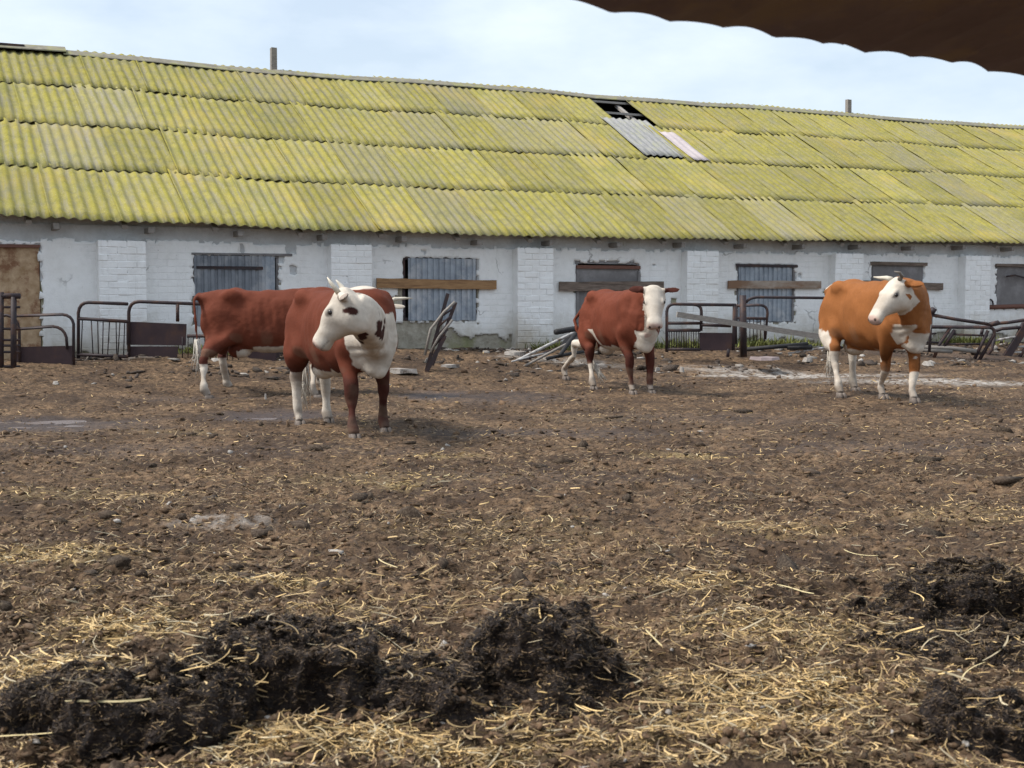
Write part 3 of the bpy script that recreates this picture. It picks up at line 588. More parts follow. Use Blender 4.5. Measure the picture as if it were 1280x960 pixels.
for k, (a, b_, z0, z1, kd) in enumerate(WIN):
    if kd == 'door':
        D = empty('doorway', (0, 0, 0)); D.parent = barn; q = MB(); q.box(((a + b_) / 2, .03, (z0 + z1) / 2 - .2), (b_ - a - .02, .03, z1 - z0 + .38)); q.build('chipboard_panel', M_['osb'], D)
        q = MB(); q.box(((a + b_) / 2, -.0, z1 - .02), (b_ - a, .09, .05), j=.01); q.build('lintel_board', M_['brownboard'], D); continue
    Wn = empty('window', (0, 0, 0)); Wn.parent = barn
    q = MB(); q.box(((a + b_) / 2, .3, (z0 + z1) / 2), (b_ - a, .02, z1 - z0)); q.build('dark_backing', M_['dark_in'], Wn)
    frame_mb(a, b_, z0, z1).build('frame', M_['shutter'] if k != 2 else M_['iron'], Wn)
    if k == 1:
        ribbed(a + .02, b_ - .30, z0 - .02, z1 - .02, -.03, .115).build('ribbed_sheet', M_['gmetal2'], Wn); ribbed(b_ - .30, b_ - .02, z0, z1 - .01, -.02, .16, .012).build('ribbed_sheet', M_['gmetal'], Wn, label='smoother bluish sheet strip')
        q = MB(); q.box(((a + b_) / 2 - .12, -.065, z1 - .22), (b_ - a - .34, .016, .045), j=.005); q.build('crossbar', M_['iron'], Wn); q = MB(); q.box(((a + b_) / 2 + .1, -.02, z1 + .01), (b_ - a + .25, .05, .035), j=.006); q.build('lintel_strip', M_['shutter'], Wn)
    elif k == 2:
        ribbed(a + .10, b_ - .02, z0, z1 - .02, -.035, .11).build('ribbed_sheet', M_['gmetal'], Wn); plank(-2.68, -.36, 1.585, .17, M_['plank_new'], -.012, Wn, 'raw orange brown plank')
    elif k == 3:
        q = MB(); q.box(((a + b_) / 2, .0, (z0 + z1) / 2 - .03), (b_ - a - .1, .02, z1 - z0 - .12)); q.build('shutter_panel', M_['shutter'], Wn)
        q = MB(); q.box(((a + b_) / 2, -.03, z1 - .11), (b_ - a - .02, .05, .055), j=.006); q.build('brown_batten', M_['brownboard'], Wn)
        for ss in (a + .03, b_ - .03): q = MB(); q.box((ss, -.03, (z0 + z1) / 2 - .08), (.05, .05, z1 - z0 - .2), j=.006); q.build('jamb', M_['shutter'], Wn)
        plank(.95, 3.25, 1.56, .17, M_['plank_old'], .01, Wn)
    elif k == 4:
        ribbed(a + .05, b_ - .05, z0 + .02, z1 - .03, -.02, .115).build('ribbed_sheet', M_['gmetal'], Wn); plank(4.78, 7.1, 1.60, .16, M_['plank_half'], .0, Wn, 'plank bleached pale at its right end')
        q = MB(); q.box(((a + b_) / 2, -.055, z1 - .02), (b_ - a + .06, .03, .05), j=.01); q.build('crossbar', M_['iron'], Wn)
    else:
        q = MB(); q.box(((a + b_) / 2, -.01, (z0 + z1) / 2), (b_ - a - .06, .02, z1 - z0 - .06)); q.build('shutter_panel', M_['shutter'], Wn)
        q = MB(); q.box(((a + b_) / 2, -.05, z1 + .0), (b_ - a + .1, .07, .06), j=.012); q.build('lintel_board', M_['plank_old'], Wn)
        if k == 5: plank(8.15, 10.45, 1.60, .15, M_['plank_old'], -.02, Wn)
        if k == 6:
            q = MB(); q.tube([(a - .35, -.06, z0 + .02), (b_, -.06, z0 + .05)], .05, 10); q.build('pipe', M_['brownboard'], Wn)
            q = MB(); q.tube([(a - .22 + .09 * math.cos(u), -.08, z0 + .09 + .1 * math.sin(u)) for u in np.linspace(0, 2 * PI, 14)], .02, 6); q.tube([(a + .25, -.09, z1 - .25), (a + .5, -.1, z1 - .22), (b_, -.1, z1 - .4)], .018, 6); q.build('wire_loop', M_['iron'], Wn)
# roof
def roofp(s, q): z = ez(s) * (1 - q) + rz(s) * q; return Vector((s, -OV + q * (RR + OV), z))
roof = MB()
for q_ in (.05, .14, .26, .38, .51, .63, .76, .88, .975):
    for s in np.arange(S0, S1, 2.9): a, b_ = roofp(s, q_), roofp(min(s + 2.9, S1), q_); roof.beam(a - Vector((0, 0, .075)), b_ - Vector((0, 0, .075)), .09, .05)
for s in np.arange(S0 + .4, S1, 1.45): roof.beam(roofp(s, .02) - Vector((0, 0, .15)), roofp(s, .99) - Vector((0, 0, .15)), .07, .09, (1, 0, 0))
roofo = roof.build('roof', M_['batten'], barn)
SW, PIT, LROW = 1.08, .18, math.hypot(RR + OV, 3.8) / 4
def sheet_mesh(seed, waves=6.5, Ln=LROW + .14, mt=None, amp=.0165, broken=0):
    rg = random.Random(seed); n = int(waves * 8); m_ = 6; V = []; xo = PIT * .25
    edge = [rg.uniform(-.012, .012) for _ in range(n + 1)]; wb = [rg.uniform(-.006, .006) for _ in range(m_ + 1)]
    for lay in (0, 1):
        for j in range(m_ + 1):
            for i in range(n + 1):
                x_ = i * PIT / 8; y_ = Ln * j / m_ + (edge[i] * (1 if j == 0 else 0))
                z_ = amp * math.cos(2 * PI * x_ / PIT) + wb[j] + .004 * math.sin(3 * x_ + 5 * y_ + seed) + .009 * (1 - j / m_) + .012 * (1 - x_ / SW) - (.006 if lay else 0)
                V.append((x_, y_, z_))
    k = (n + 1) * (m_ + 1); g = lambda i, j: j * (n + 1) + i
    Fs = [(g(i, j), g(i + 1, j), g(i + 1, j + 1), g(i, j + 1)) for i in range(n) for j in range(m_)]
    Fs += [(k + a_, k + d_, k + c_, k + b_) for a_, b_, c_, d_ in [(g(i, j), g(i + 1, j), g(i + 1, j + 1), g(i, j + 1)) for i in range(n) for j in range(m_)]]
    Fs += [(g(i + 1, 0), g(i, 0), k + g(i, 0), k + g(i + 1, 0)) for i in range(n)] + [(g(i, m_), g(i + 1, m_), k + g(i + 1, m_), k + g(i, m_)) for i in range(n)]
    Fs += [(g(0, j), g(0, j + 1), k + g(0, j + 1), k + g(0, j)) for j in range(m_)] + [(g(n, j + 1), g(n, j), k + g(n, j), k + g(n, j + 1)) for j in range(m_)]
    q = MB(); q.add(V, Fs, True); return q.mesh('roofing_sheet', mt or M_['moss'])
sheets = [sheet_mesh(k) for k in range(5)]
def place_sheet(me, s, q, label=None, lift=0, rot=0, name='roofing_sheet'):
    p = roofp(s, q); ea = (roofp(s + SW, q) - p).normalized(); eq = (roofp(s, q + .2) - p).normalized(); n_ = ea.cross(eq).normalized(); eq = n_.cross(ea)
    o = link(name, me, roofo, label=label); Mx = Matrix((ea, eq, n_)).transposed().to_4x4(); Mx.translation = p + n_ * (lift + .0)
    o.matrix_local = Mx @ Matrix.Rotation(rot, 4, 'Z'); return o
HOLE_S = None
ncol = int((S1 - S0) / SW) + 1
for row in range(4):
    offw = [0, 1, 0, 2][row] * PIT
    for c_ in range(ncol - 1):
        s = S0 - .35 + c_ * SW + offw; q = row / 4 - .002
        if row >= 2 and 4.7 < s < 5.5: 
            if row == 3: continue
            else: continue
        cr_ = random.random()
        place_sheet(random.choice(sheets), s, q, rot=random.uniform(-.009, .009), lift=random.uniform(0, .005) + row * .002)
M_SL = sheet_mesh(50, 7, LROW * 1.12, M_['slipped'])
HC_ = [S0 - .05 + c_ * SW + .0 for c_ in range(ncol) if 5.05 < S0 - .05 + c_ * SW < 6.12 or 5.05 < S0 - .05 + c_ * SW + .36 < 6.12]
hs = 4.86
place_sheet(M_SL, hs - .02, .525, 'bare grey sheet slipped down below the hole', .026)
place_sheet(sheets[2], hs + .0, .495 + .0, lift=.012) if False else None
PK = sheet_mesh(51, 2.5, LROW * .85, M_['pink'], .008); place_sheet(PK, hs + 1.2, .50, 'narrow pale pinkish strip beside the slipped sheet', .034)
# ridge caps, each a piece
s = S0; k = 0
while s < S1 - .2:
    L = random.uniform(1.35, 1.7); e = min(s + L + .05, S1); up_ = .055 if s < -8.6 else .0
    a, b_ = Vector((s, RR, rz(s) + .035 + up_)), Vector((e, RR, rz(e) + .035 + up_ + random.uniform(-.01, .015)))
    q = MB(); pr = [(-.22, -.115), (-.215, -.095), (-.06, .0), (0, .02), (.06, .0), (.22, -.1), (.22, -.12)]
    V = [p + Vector((0, dy, dz + random.uniform(-.004, .004))) for p in (a, b_) for dy, dz in pr]; n_ = len(pr)
    q.add(V, [(i, i + 1, n_ + i + 1, n_ + i) for i in range(n_ - 1)] + [tuple(range(n_)), tuple(range(2 * n_ - 1, n_ - 1, -1))]); q.build('ridge_cap', M_['ridge'], roofo); s += L
q = MB(); q.beam((S0, RR - .05, rz(0) + .12), (-7.75, RR - .05, rz(0) + .10), .18, .05); q.build('loose_ridge_board', M_['iron'], roofo)
for s, h_, w_ in ((-2.55, .52, .13), (13.5, .42, .12)):
    q = MB(); q.box((s, RR + .12, 6.25 + h_ / 2), (w_, w_, h_ + .1), j=.008); q.build('vent_post', M_['grey_wood'], barn)
q = MB(); q.add([(S0, RR, 6.26), (S1, RR, 6.26), (S1, 13.6, 2.4), (S0, 13.6, 2.4)], [(0, 1, 2, 3)]); q.build('rear_slope', M_['dark_in'], barn)
# eave blocks seen under the sheets
for s in list(np.arange(-12.4, 21, 1.45)):
    q = MB(); q.box((s, -.16, ez(s) - .115), (.09, .34, .09), j=.01); q.build('rafter_end', M_['grey_wood'], barn)

# ------------------------------------------------------------ iron pen panels and scrap
def arc(a, b_, c, n=5):
    a, b_, c = Vector(a), Vector(b_), Vector(c); return [a * (1 - t) ** 2 + b_ * 2 * t * (1 - t) + c * t * t for t in np.linspace(0, 1, n)]
def tubes(name, parent, r, lines, mt='iron', label=None, n=8):
    for L in lines:
        q = MB(); q.tube([p - parent.location for p in L], r, n); q.build(name, M_[mt], parent, label=label)
def plate(parent, pts, th=.02, mt='plate', name='steel_plate'):
    pts = [Vector(p) - parent.location for p in pts]; d = Vector((0, th, 0)); q = MB(); q.add(pts + [p + d for p in pts], [(3, 2, 1, 0), (4, 5, 6, 7), (0, 1, 5, 4), (1, 2, 6, 5), (2, 3, 7, 6), (3, 0, 4, 7)]); q.build(name, M_[mt], parent)
def P_(Y): return lambda px, py: at(px, py, Y)
def thing(name, px, py, Y, **k): o = empty(name, at(px, py, Y), **k); return o
def top_rail(p, x0, x1, yt0, yt1, rad=12, yb0=0, yb1=0, right=False):
    L = [p(x0, yb0), p(x0, yt0 + rad)] + arc(p(x0, yt0 + rad), p(x0 + 1, yt0), p(x0 + rad, yt0))[1:]
    if right: L += arc(p(x1 - rad, yt1), p(x1 - 1, yt1), p(x1, yt1 + rad)) + [p(x1, yb1)]
    else: L += [p(x1, yt1)]
    return L
# 1 left rack
p = P_(19.0); o = thing('hay_rack', 10, 468, 19.0, label='dark iron rack of stacked bars cut off by the left edge', cat='rack')
tubes('upright', o, .045, [[p(1, 468), p(1, 365)], [p(17, 468), p(17, 371)]]); tubes('rung', o, .018, [[p(-20, y_), p(25, y_)] for y_ in (384, 411, 425, 432, 440, 458)]); tubes('top_bar', o, .04, [[p(-20, 370), p(25, 370)]])
# 2 low panel with plate
p = P_(19.5); o = thing('pen_panel', 60, 466, 19.5, label='low iron pen panel with rounded rails over a dark plate by the chipboard door', cat='pen panel')
tubes('rail', o, .022, [[p(20, 395), p(78, 393)] + arc(p(78, 393), p(90, 394), p(92, 405)) + [p(92, 462)], [p(14, 412), p(66, 408)] + arc(p(66, 408), p(80, 409), p(83, 422)) + [p(84, 436)], [p(0, 395)] + arc(p(8, 394), p(22, 396), p(24, 412)) + [p(25, 466)]])
plate(o, [p(15, 434), p(93, 432), p(94, 466), p(17, 469)])
# 3 taller panel with bars
p = P_(20.1); o = thing('pen_panel', 130, 452, 20.1, label='iron pen panel with thin upright bars in front of the first brick pilaster', cat='pen panel')
tubes('frame', o, .026, [top_rail(p, 98, 160, 378, 380, 13, 452), [p(97, 398), p(160, 402)], [p(96, 443), p(160, 446)]]); tubes('bar', o, .009, [[p(x_, 400), p(x_ + random.uniform(-3, 3), 444)] for x_ in (103, 114, 122, 129, 137, 145, 150, 156)], n=5)
# 4 panel with two plates
p = P_(20.4); o = thing('pen_panel', 200, 455, 20.4, label='iron pen panel with two stacked dark plates, behind the tail of the plain red cow', cat='pen panel')
tubes('frame', o, .027, [top_rail(p, 161, 300, 377, 382, 13, 452), [p(161, 440), p(154, 458)], [p(234, 420), p(300, 420)], [p(222, 380), p(222, 402)]]); plate(o, [p(158, 402), p(233, 405), p(232, 432), p(158, 431)]); plate(o, [p(159, 433), p(223, 433), p(221, 447), p(160, 446)])
tubes('bar', o, .009, [[p(x_, 421), p(x_, 450)] for x_ in range(228, 300, 7)], n=5)
p = P_(20.8); o = thing('feed_trough', 320, 462, 20.8, label='dark steel trough standing under the belly line of the plain red cow', cat='trough')
plate(o, [p(288, 432), p(346, 432), p(344, 458), p(290, 459)], .35, name='trough_body'); tubes('leg', o, .02, [[p(294, 455), p(294, 466)], [p(340, 455), p(340, 466)]])
# 5 right panels
p = P_(23.6); o = thing('pen_panel', 870, 440, 23.6, label='iron pen panel with thin bars and dark plate, right of the white faced cow', cat='pen panel')
def z8(x_, y_): return p(800 + x_ / 4.923, 300 + y_ / 4.923)
tubes('frame', o, .028, [[z8(165, 690), z8(165, 440)] + arc(z8(165, 440), z8(168, 395), z8(210, 395)) + [z8(590, 400)], arc(z8(330, 397), z8(378, 398), z8(378, 440)) + [z8(376, 560)], [z8(165, 512), z8(372, 512)], [z8(165, 556), z8(372, 556)], [z8(580, 400), z8(575, 680)], [z8(545, 670), z8(540, 720)], [z8(165, 672), z8(372, 674)]])
tubes('bar', o, .008, [[z8(x_, 556), z8(x_, 672)] for x_ in range(180, 365, 15)], n=5); plate(o, [z8(365, 570), z8(575, 572), z8(575, 678), z8(368, 680)])
tubes('frame', o, .03, [[z8(375, 522), z8(560, 528)]], label='thick dark rail')
p = P_(23.9); o = thing('fence_post', 930, 446, 23.9, label='thick black iron post carrying a long rail towards the orange cow', cat='post')
q = MB(); q.tube([z8(638, 720) - o.location, z8(633, 340) - o.location], .062, 12); q.build('post', M_['iron'], o); tubes('rail', o, .026, [arc(z8(652, 385), z8(672, 355), z8(720, 352)) + [z8(1160, 357)]])
p = P_(24.6); o = thing('pen_panel', 940, 436, 24.6, label='small rounded iron panel with short bars behind the thick black post', cat='pen panel')
tubes('frame', o, .026, [[z8(590, 405), z8(740, 400)] + arc(z8(740, 400), z8(785, 402), z8(785, 450)) + [z8(770, 610)], [z8(590, 480), z8(780, 484)], [z8(590, 640), z8(590, 405)]]); tubes('bar', o, .009, [[z8(x_, 482), z8(x_, 620)] for x_ in range(610, 770, 22)], n=5)
# leaning board
a, b_ = at(846, 393, 23.3), at(1032, 422, 23.9); o = empty('leaning_board', (a + b_) / 2, label='long weathered board sloping across the fence rails behind the orange cow', cat='board')
q = MB(); q.beam(a - o.location, b_ - o.location, .05, .095); q.build('board', M_['grey_wood'], o)
# scrap on ground near there
p = P_(24.2)
for pts, rr_, mt, nm, lb in [([(886 + 98, 434), (1015, 434)], .05, 'rubber', 'scrap_pipe', 'black pipe on the ground left of the orange cow'), ([(985, 442), (1034, 434)], .02, 'pale_pipe', 'pale_rod', 'pale rod lying on the ground by the hind leg of the orange cow'), ([(930, 437), (1010, 430)], .04, 'rubber', 'scrap_pipe', 'black pipe lying just behind the pale rod at the wall foot')]:
    q = MB(); A = [p(*k_) for k_ in pts]; q.tube([v_ - A[0] for v_ in A], rr_, 8); q.build(nm, M_[mt], loc=A[0], label=lb, cat='pipe')
def slab(px, py, Y, sx, sy, sz, mt, nm, lb, cat_, rz_=0):
    c = at(px, py, Y); q = MB(); n = 9; V = []
    rr_ = [random.uniform(.75, 1.1) for _ in range(n)]
    for z_, k_ in ((0, 1), (sz, .92 if sx > .3 else .62)): V += [(sx * .5 * rr_[i] * k_ * math.cos(2 * PI * i / n), sy * .5 * rr_[i] * k_ * math.sin(2 * PI * i / n), z_ + random.uniform(-.15, .15) * sz) for i in range(n)]
    q.add(V, [tuple(range(n - 1, -1, -1)), tuple(range(n, 2 * n))] + [(i, (i + 1) % n, n + (i + 1) % n, n + i) for i in range(n)])
    o = q.build(nm, M_[mt], loc=(c.x, c.y, max(gz(c.x, c.y) - .01, c.z - sz)), label=lb, cat=cat_); o.rotation_euler.z = rz_
slab(958, 446, 23.0, .55, .5, .05, 'slab', 'fallen_slab', 'flat brownish slab lying beside the thick black post', 'slab')
for px, py, Y, sx, sz, lb in [(502, 461, 20.5, .55, .06, 'flat pale stone right of the spotted cow'), (562, 459, 21.3, .40, .05, 'flat pale stone under the leaning ladder'), (852, 459, 21.5, .12, .07, 'small round white stone below the barred right panel'),
        (822, 459, 20.2, .10, .06, 'small white pebble near the front hoof of the white faced cow'), (270, 452, 20.4, .3, .05, 'pale rubble piece behind the tail of the plain red cow'), (70, 494, 18.1, .12, .04, 'small pale chip left of the plain red cow'), (415, 443, 22.1, .2, .1, 'pale lump at the wall base, left of the spotted cow chest'),
        (332, 496, 17.0, .06, .09, 'small upright tan block behind the spotted cow'), (1010, 449, 24.5, .28, .08, 'grey rubble lump by the hind leg of the orange cow'), (645, 442, 22.9, .5, .06, 'flat grey rubble below the third pilaster'), (1160, 452, 24.6, .3, .07, 'grey rubble lump right of the orange cow'), (690, 448, 22.6, .25, .05, 'grey stone beside the pipe pile')]:
    slab(px, py, Y, sx, sx * .7, sz, 'stone', 'stone', lb, 'stone', random.uniform(0, 3))
# leaning ladder/gate
p = P_(20.9); o = thing('leaning_gate', 545, 470, 20.9, label='narrow dark iron gate leaning upright below the raw plank window', cat='gate')
def z5(x_, y_): return p(460 + x_ / 4.923, 290 + y_ / 4.923)
for L in [[(492, 378), (350, 885)], [(540, 432), (395, 820)]]:
    q = MB(); a, b_ = z5(*L[0]) - o.location, z5(*L[1]) - o.location; q.beam(a, b_, .055, .05, (0, 1, 0)); q.build('stile', M_['iron'], o)
z5o = z5; p = P_(20.75)
tubes('rod', o, .022, [[z5(535, 430), z5(470, 490), z5(385, 600), z5(350, 760)], [z5(520, 540), z5(440, 640), z5(385, 740)]], 'grey_wood'); tubes('rung', o, .016, [[z5(400 + 12 * k_ , 760 - 60 * k_), z5(480 + 11 * k_, 640 - 42 * k_)] for k_ in range(5)])
q = MB(); a, b_ = z5(350, 880) - o.location, z5(470, 650) - o.location; q.beam(a, b_, .06, .05, (0, 1, 0)); q.build('brace', M_['iron'], o)
# pile of pipes between cow 3 and leaning gate
pl = [((626, 461), (742, 404), .026, 'pale_pipe', 'longest grey pipe of the pile leaning left of the white faced cow'), ((634, 459), (700, 434), .022, 'iron', 'short dark pipe lowest in the pile left of the white faced cow'), ((655, 458), (745, 412), .022, 'grey', 'thin grey pole in the middle of the pile left of the white faced cow'), ((695, 415), (745, 408), .05, 'rubber', 'stubby black bar resting on top of the pipe pile'), ((700, 444), (722, 414), .035, 'rubber', 'steep black bar propped in the pipe pile'), ((684, 448), (740, 438), .03, 'rubber', 'black bar flat on the ground beside the pipe pile'), ((640, 452), (690, 440), .016, 'pale_pipe', 'thin pale rod at the left foot of the pipe pile')]
for i, (a, b_, r_, mt, lb) in enumerate(pl):
    A, B = at(*a, 22.0 - .07 * i), at(*b_, 23.1 - .07 * i); q = MB(); q.tube([(0, 0, 0), (B - A) * .5 + Vector((0, 0, .01)), B - A], r_, 8); q.build('scrap_pipe', M_['grey_wood' if mt == 'grey' else mt], loc=A, label=lb, cat='pipe', group='pipes thrown in a pile')
q = MB(); A = at(700, 432, 23.4); V = [(0, 0, 0), (.75, .1, .02), (.72, .25, .38), (.22, .2, .30)]; q.add(V + [(a_, b2 + .03, c_) for a_, b2, c_ in V], [(3, 2, 1, 0), (4, 5, 6, 7), (0, 1, 5, 4), (1, 2, 6, 5), (2, 3, 7, 6), (3, 0, 4, 7)]); q.build('rubber_mat', M_['rubber'], loc=A, label='black rubber mat slumped against the wall behind the pipe pile', cat='mat')
# collapsed gates on the right
def z6f(Y): return lambda x_, y_: at(1120 + x_ / 6, 320 + y_ / 6, Y)
z6 = z6f(26.2); o = thing('collapsed_gate', 1210, 452, 26.2, label='collapsed iron gate leaning over right of the orange cow', cat='gate')
tubes('frame', o, .035, [[z6(60, 560), z6(250, 532), z6(700, 535)] + arc(z6(700, 535), z6(745, 540), z6(735, 590)) + [z6(625, 780)], [z6(690, 560), z6(590, 770)], [z6(410, 535), z6(320, 670), z6(280, 780)], [z6(440, 555), z6(360, 680)]])
tubes('rung', o, .02, [[z6(60, 610), z6(300, 580)], [z6(430, 588), z6(690, 598)], [z6(370, 660), z6(630, 660)], [z6(100, 640), z6(330, 650)]]); tubes('thick_bar', o, .045, [[z6(100, 680), z6(400, 690), z6(600, 715)], [z6(150, 700), z6(420, 715)]], 'grey_wood')
z6 = z6f(26.8); o = thing('collapsed_gate', 1262, 455, 26.8, label='second collapsed iron gate at the right edge, with a thick slanting post', cat='gate')
tubes('frame', o, .035, [[z6(750, 560), z6(800, 545), z6(945, 535)], [z6(740, 590), z6(720, 700), z6(650, 790)], [z6(955, 500), z6(880, 650), z6(790, 800)], [z6(650, 545), z6(640, 590)], [z6(1080, 640), z6(950, 790)], [z6(1000, 640), z6(900, 800)]]); tubes('rung', o, .024, [[z6(740, 635), z6(860, 610), z6(1100, 590)], [z6(880, 680), z6(1100, 680)], [z6(660, 775), z6(800, 755)], [z6(860, 720), z6(1100, 730)]], 'pale_pipe')
q = MB(); q.beam(z6(990, 500) - o.location, z6(800, 800) - o.location, .14, .10, (0, 1, 0)); q.build('post', M_['iron'], o)
z6 = z6f(25.9); o = thing('drooping_rail', 1230, 402, 25.9, label='long drooping iron rail strung above the collapsed gates', cat='rail'); tubes('rail', o, .033, [[z6(250, 438), z6(450, 475), z6(700, 512)], [z6(690, 512), z6(850, 498), z6(1120, 455)]]); tubes('stub', o, .06, [[z6(262, 432), z6(288, 392)]]); tubes('knob', o, .05, [[z6(705, 515), z6(770, 500)]]); tubes('leg', o, .03, [[z6(265, 440), z6(250, 720)], [z6(1110, 460), z6(1115, 760)]])
# weeds at wall foot
def weeds(px, py, Y, n, wd, lb):
    c = at(px, py, Y); base = Vector((c.x, c.y, gz(c.x, c.y))); V = []; Fq = []; cl = []
    for i in range(n):
        x_ = random.gauss(0, wd / 2); y_ = random.gauss(0, .1); h_ = random.uniform(.04, .17) * (1.6 if random.random() < .12 else 1); a = random.uniform(0, PI); ddx, ddy = math.cos(a) * .012, math.sin(a) * .012; lx, ly = random.gauss(0, .07), random.gauss(0, .07); z_ = .0; k_ = len(V)
        V += [(x_ - ddx, y_ - ddy, z_), (x_ + ddx, y_ + ddy, z_), (x_ + ddx + lx * .5, y_ + ddy + ly * .5, h_ * .6), (x_ - ddx + lx * .5, y_ - ddy + ly * .5, h_ * .6), (x_ + lx + ddx * .2, y_ + ly, h_), (x_ + lx, y_ + ly, h_)]
        Fq += [(k_, k_ + 1, k_ + 2, k_ + 3), (k_ + 3, k_ + 2, k_ + 4, k_ + 5)]; q_ = random.uniform(.6, 1.3); cl += [(.19 * q_, .20 * q_, .06 * q_)] * 6
    link('weed_patch', npmesh('weed_patch', V, Fq, M_['weed'], False, np.array(cl)), loc=base, label=lb, cat='weeds', kind='stuff')
weeds(862, 442, 25.3, 700, .9, 'yellow green weeds behind the barred right panel'); weeds(960, 436, 26.2, 500, 1.2, 'low weeds at the wall foot under the boarded window'); weeds(1210, 436, 28.6, 700, .6, 'bright weeds at the foot of the last pilaster'); weeds(250, 452, 21.0, 200, .6, 'thin weeds at the wall foot behind the plain red cow')
weeds(690, 430, 24.3, 200, .4, 'sparse weeds beside the third pilaster')

# ------------------------------------------------------------ cows
def srow(x, z0, z1, hw, n=24, e=2.4):
    zc = (z0 + z1) / 2; hh = (z1 - z0) / 2; L = []
    for k in range(n):
        a = 2 * PI * k / n; c_, s_ = math.cos(a), math.sin(a); L.append(Vector((x, hw * math.copysign(abs(c_) ** (2 / e), c_), zc + hh * math.copysign(abs(s_) ** (2 / e), s_))))
    return L
def make_cow(name, label, heading, centre, scale, feet, poll, muzzle, coat, roll=0, tail='down', horns=None, earset=(0, 0), parts=True, tailpts=None, belly=0.0, hsc=(1.0, 1.22, 1.14), neck=(1.05, .22, .31, .42, .30, .20)):
    neck = tuple(neck) + (1.05, .22, .31, .42, .30, .20)[len(neck):]
    fwd = Vector((math.cos(heading), math.sin(heading), 0)); base = Vector((centre[0], centre[1], gz(*centre)))
    W = Matrix.Translation(base) @ Matrix.Rotation(heading, 4, 'Z') @ Matrix.Scale(scale, 4); Wi = W.inverted()
    mb = MB()
    # trunk
    prof = [(-.90, 1.05, 1.27, .10), (-.86, .98, 1.35, .19), (-.76, .84, 1.405, .255), (-.62, .74, 1.42, .285), (-.48, .66, 1.425, .30), (-.32, .58, 1.41, .315), (-.12, .525 - belly, 1.395, .345), (.10, .52 - belly, 1.39, .355), (.28, .55, 1.405, .335), (.44, .585, 1.43, .31), (.58, .60, 1.44, .295), (.70, .62, 1.41, .275), (.80, .66, 1.33, .24), (.88, .73, 1.20, .18), (.93, .82, 1.08, .09)]
    mb.loft([srow(a_, b2 + (.035 if -.5 < a_ < .5 else 0), c2, d2 * .89) for a_, b2, c2, d2 in prof])
    mb.ell((.80, 0, .80), (.17, .15, .23)); mb.ell((.86, 0, .70), (.09, .09, .13))
    for sg in (-1, 1):
        mb.ell((-.47, sg * .205, 1.315), (.14, .075, .10)); mb.ell((-.84, sg * .10, 1.25), (.08, .07, .10)); mb.ell((.58, sg * .19, 1.12), (.18, .10, .29)); mb.ell((.64, sg * .18, .92), (.16, .10, .18)); mb.ell((-.64, sg * .18, .98), (.25, .13, .32)); mb.ell((-.50, sg * .20, .86), (.17, .10, .2))
    mb.ell((-.40, 0, .62), (.16, .13, .12)); 
    # legs
    hoofs = []
    L = [Wi @ Vector(f) for f in feet]           # front right, front left, hind right, hind left
    for i, f in enumerate(L):
        sg = -1 if i % 2 == 0 else 1; f = Vector((f.x, f.y, 0)); 
        if i < 2:
            sh = Vector((.60, sg * .185, .92)); el = Vector((.52, sg * .175, .74)); kn = sh.lerp(f, .56); kn = Vector((el.x * .45 + f.x * .55 + .03, el.y * .45 + f.y * .55, .42)); fe = Vector((f.x - .015, f.y, .13)); 
            mb.tube([sh, el, el.lerp(kn, .5), kn + Vector((0, 0, .07)), kn, kn - Vector((0, 0, .07)), kn.lerp(fe, .55), fe + Vector((0, 0, .05)), fe, Vector((f.x + .03, f.y, .05))], [.13, .108, .078, .060, .060, .048, .038, .042, .049, .046], 14)
        else:
            hp = Vector((-.60, sg * .14, 1.08)); stf = Vector((-.47, sg * .215, .80)); hk = Vector((f.x * .75 - .65 * .25 - .07, f.y * .8 + sg * .034, .50)); fe = Vector((f.x - .02, f.y, .13)); gk = Vector((-.66, sg * .19, .74))
            mid = gk.lerp(hk, .5); mb.tube([hp, gk, mid, hk + Vector((.035, 0, .09)), hk, hk - Vector((-.015, 0, .10)), hk.lerp(fe, .6), fe + Vector((0, 0, .05)), fe, Vector((f.x + .03, f.y, .05))], [.15, .15, .098, .060, .058, .047, .040, .043, .050, .047], 14)
            mb.tube([hp, stf, stf.lerp(mid, .7)], [.14, .125, .075], 12)
        hoofs.append(f)
    # head frame
    pl_, mz = Wi @ Vector(poll), Wi @ Vector(muzzle); hx = (mz - pl_).normalized(); hs_ = Vector((0, 0, 1)).cross(hx).normalized(); hu = hx.cross(hs_); 
    Hm = Matrix.Translation(pl_) @ Matrix.Rotation(roll, 4, hx) @ Matrix((hx, hs_, hu)).transposed().to_4x4() @ Matrix.Diagonal((*hsc, 1))
    hr = [(-.07, -.15, .005, .065), (-.03, -.21, .035, .095), (.04, -.262, .045, .112), (.11, -.282, .04, .118), (.17, -.268, .03, .117), (.24, -.228, .014, .098), (.32, -.188, -.004, .082), (.40, -.160, -.018, .074), (.46, -.170, -.024, .088), (.505, -.170, -.036, .088), (.530, -.158, -.052, .076), (.545, -.138, -.072, .05)]
    mb.loft([srow(x_, a_, b2, hw, 20, 2.25) for x_, a_, b2, hw in hr], Hm)
    for sg in (-1, 1):
        mb.ell((.165, sg * .088, -.025), (.06, .022, .028), M=Hm); mb.ell((.09, sg * .075, -.15), (.10, .045, .075), M=Hm)
        Em = Hm @ Matrix.Translation((.0, sg * .09, -.035)) @ Matrix.Rotation(sg * (PI / 2 + earset[0]), 4, 'Z') @ Matrix.Rotation(-earset[1], 4, 'Y')
        mb.ell((.115, 0, 0), (.105, .060, .016), M=Em); mb.tube([(0, 0, 0), (.06, 0, 0)], [.04, .035], 10, M=Em)
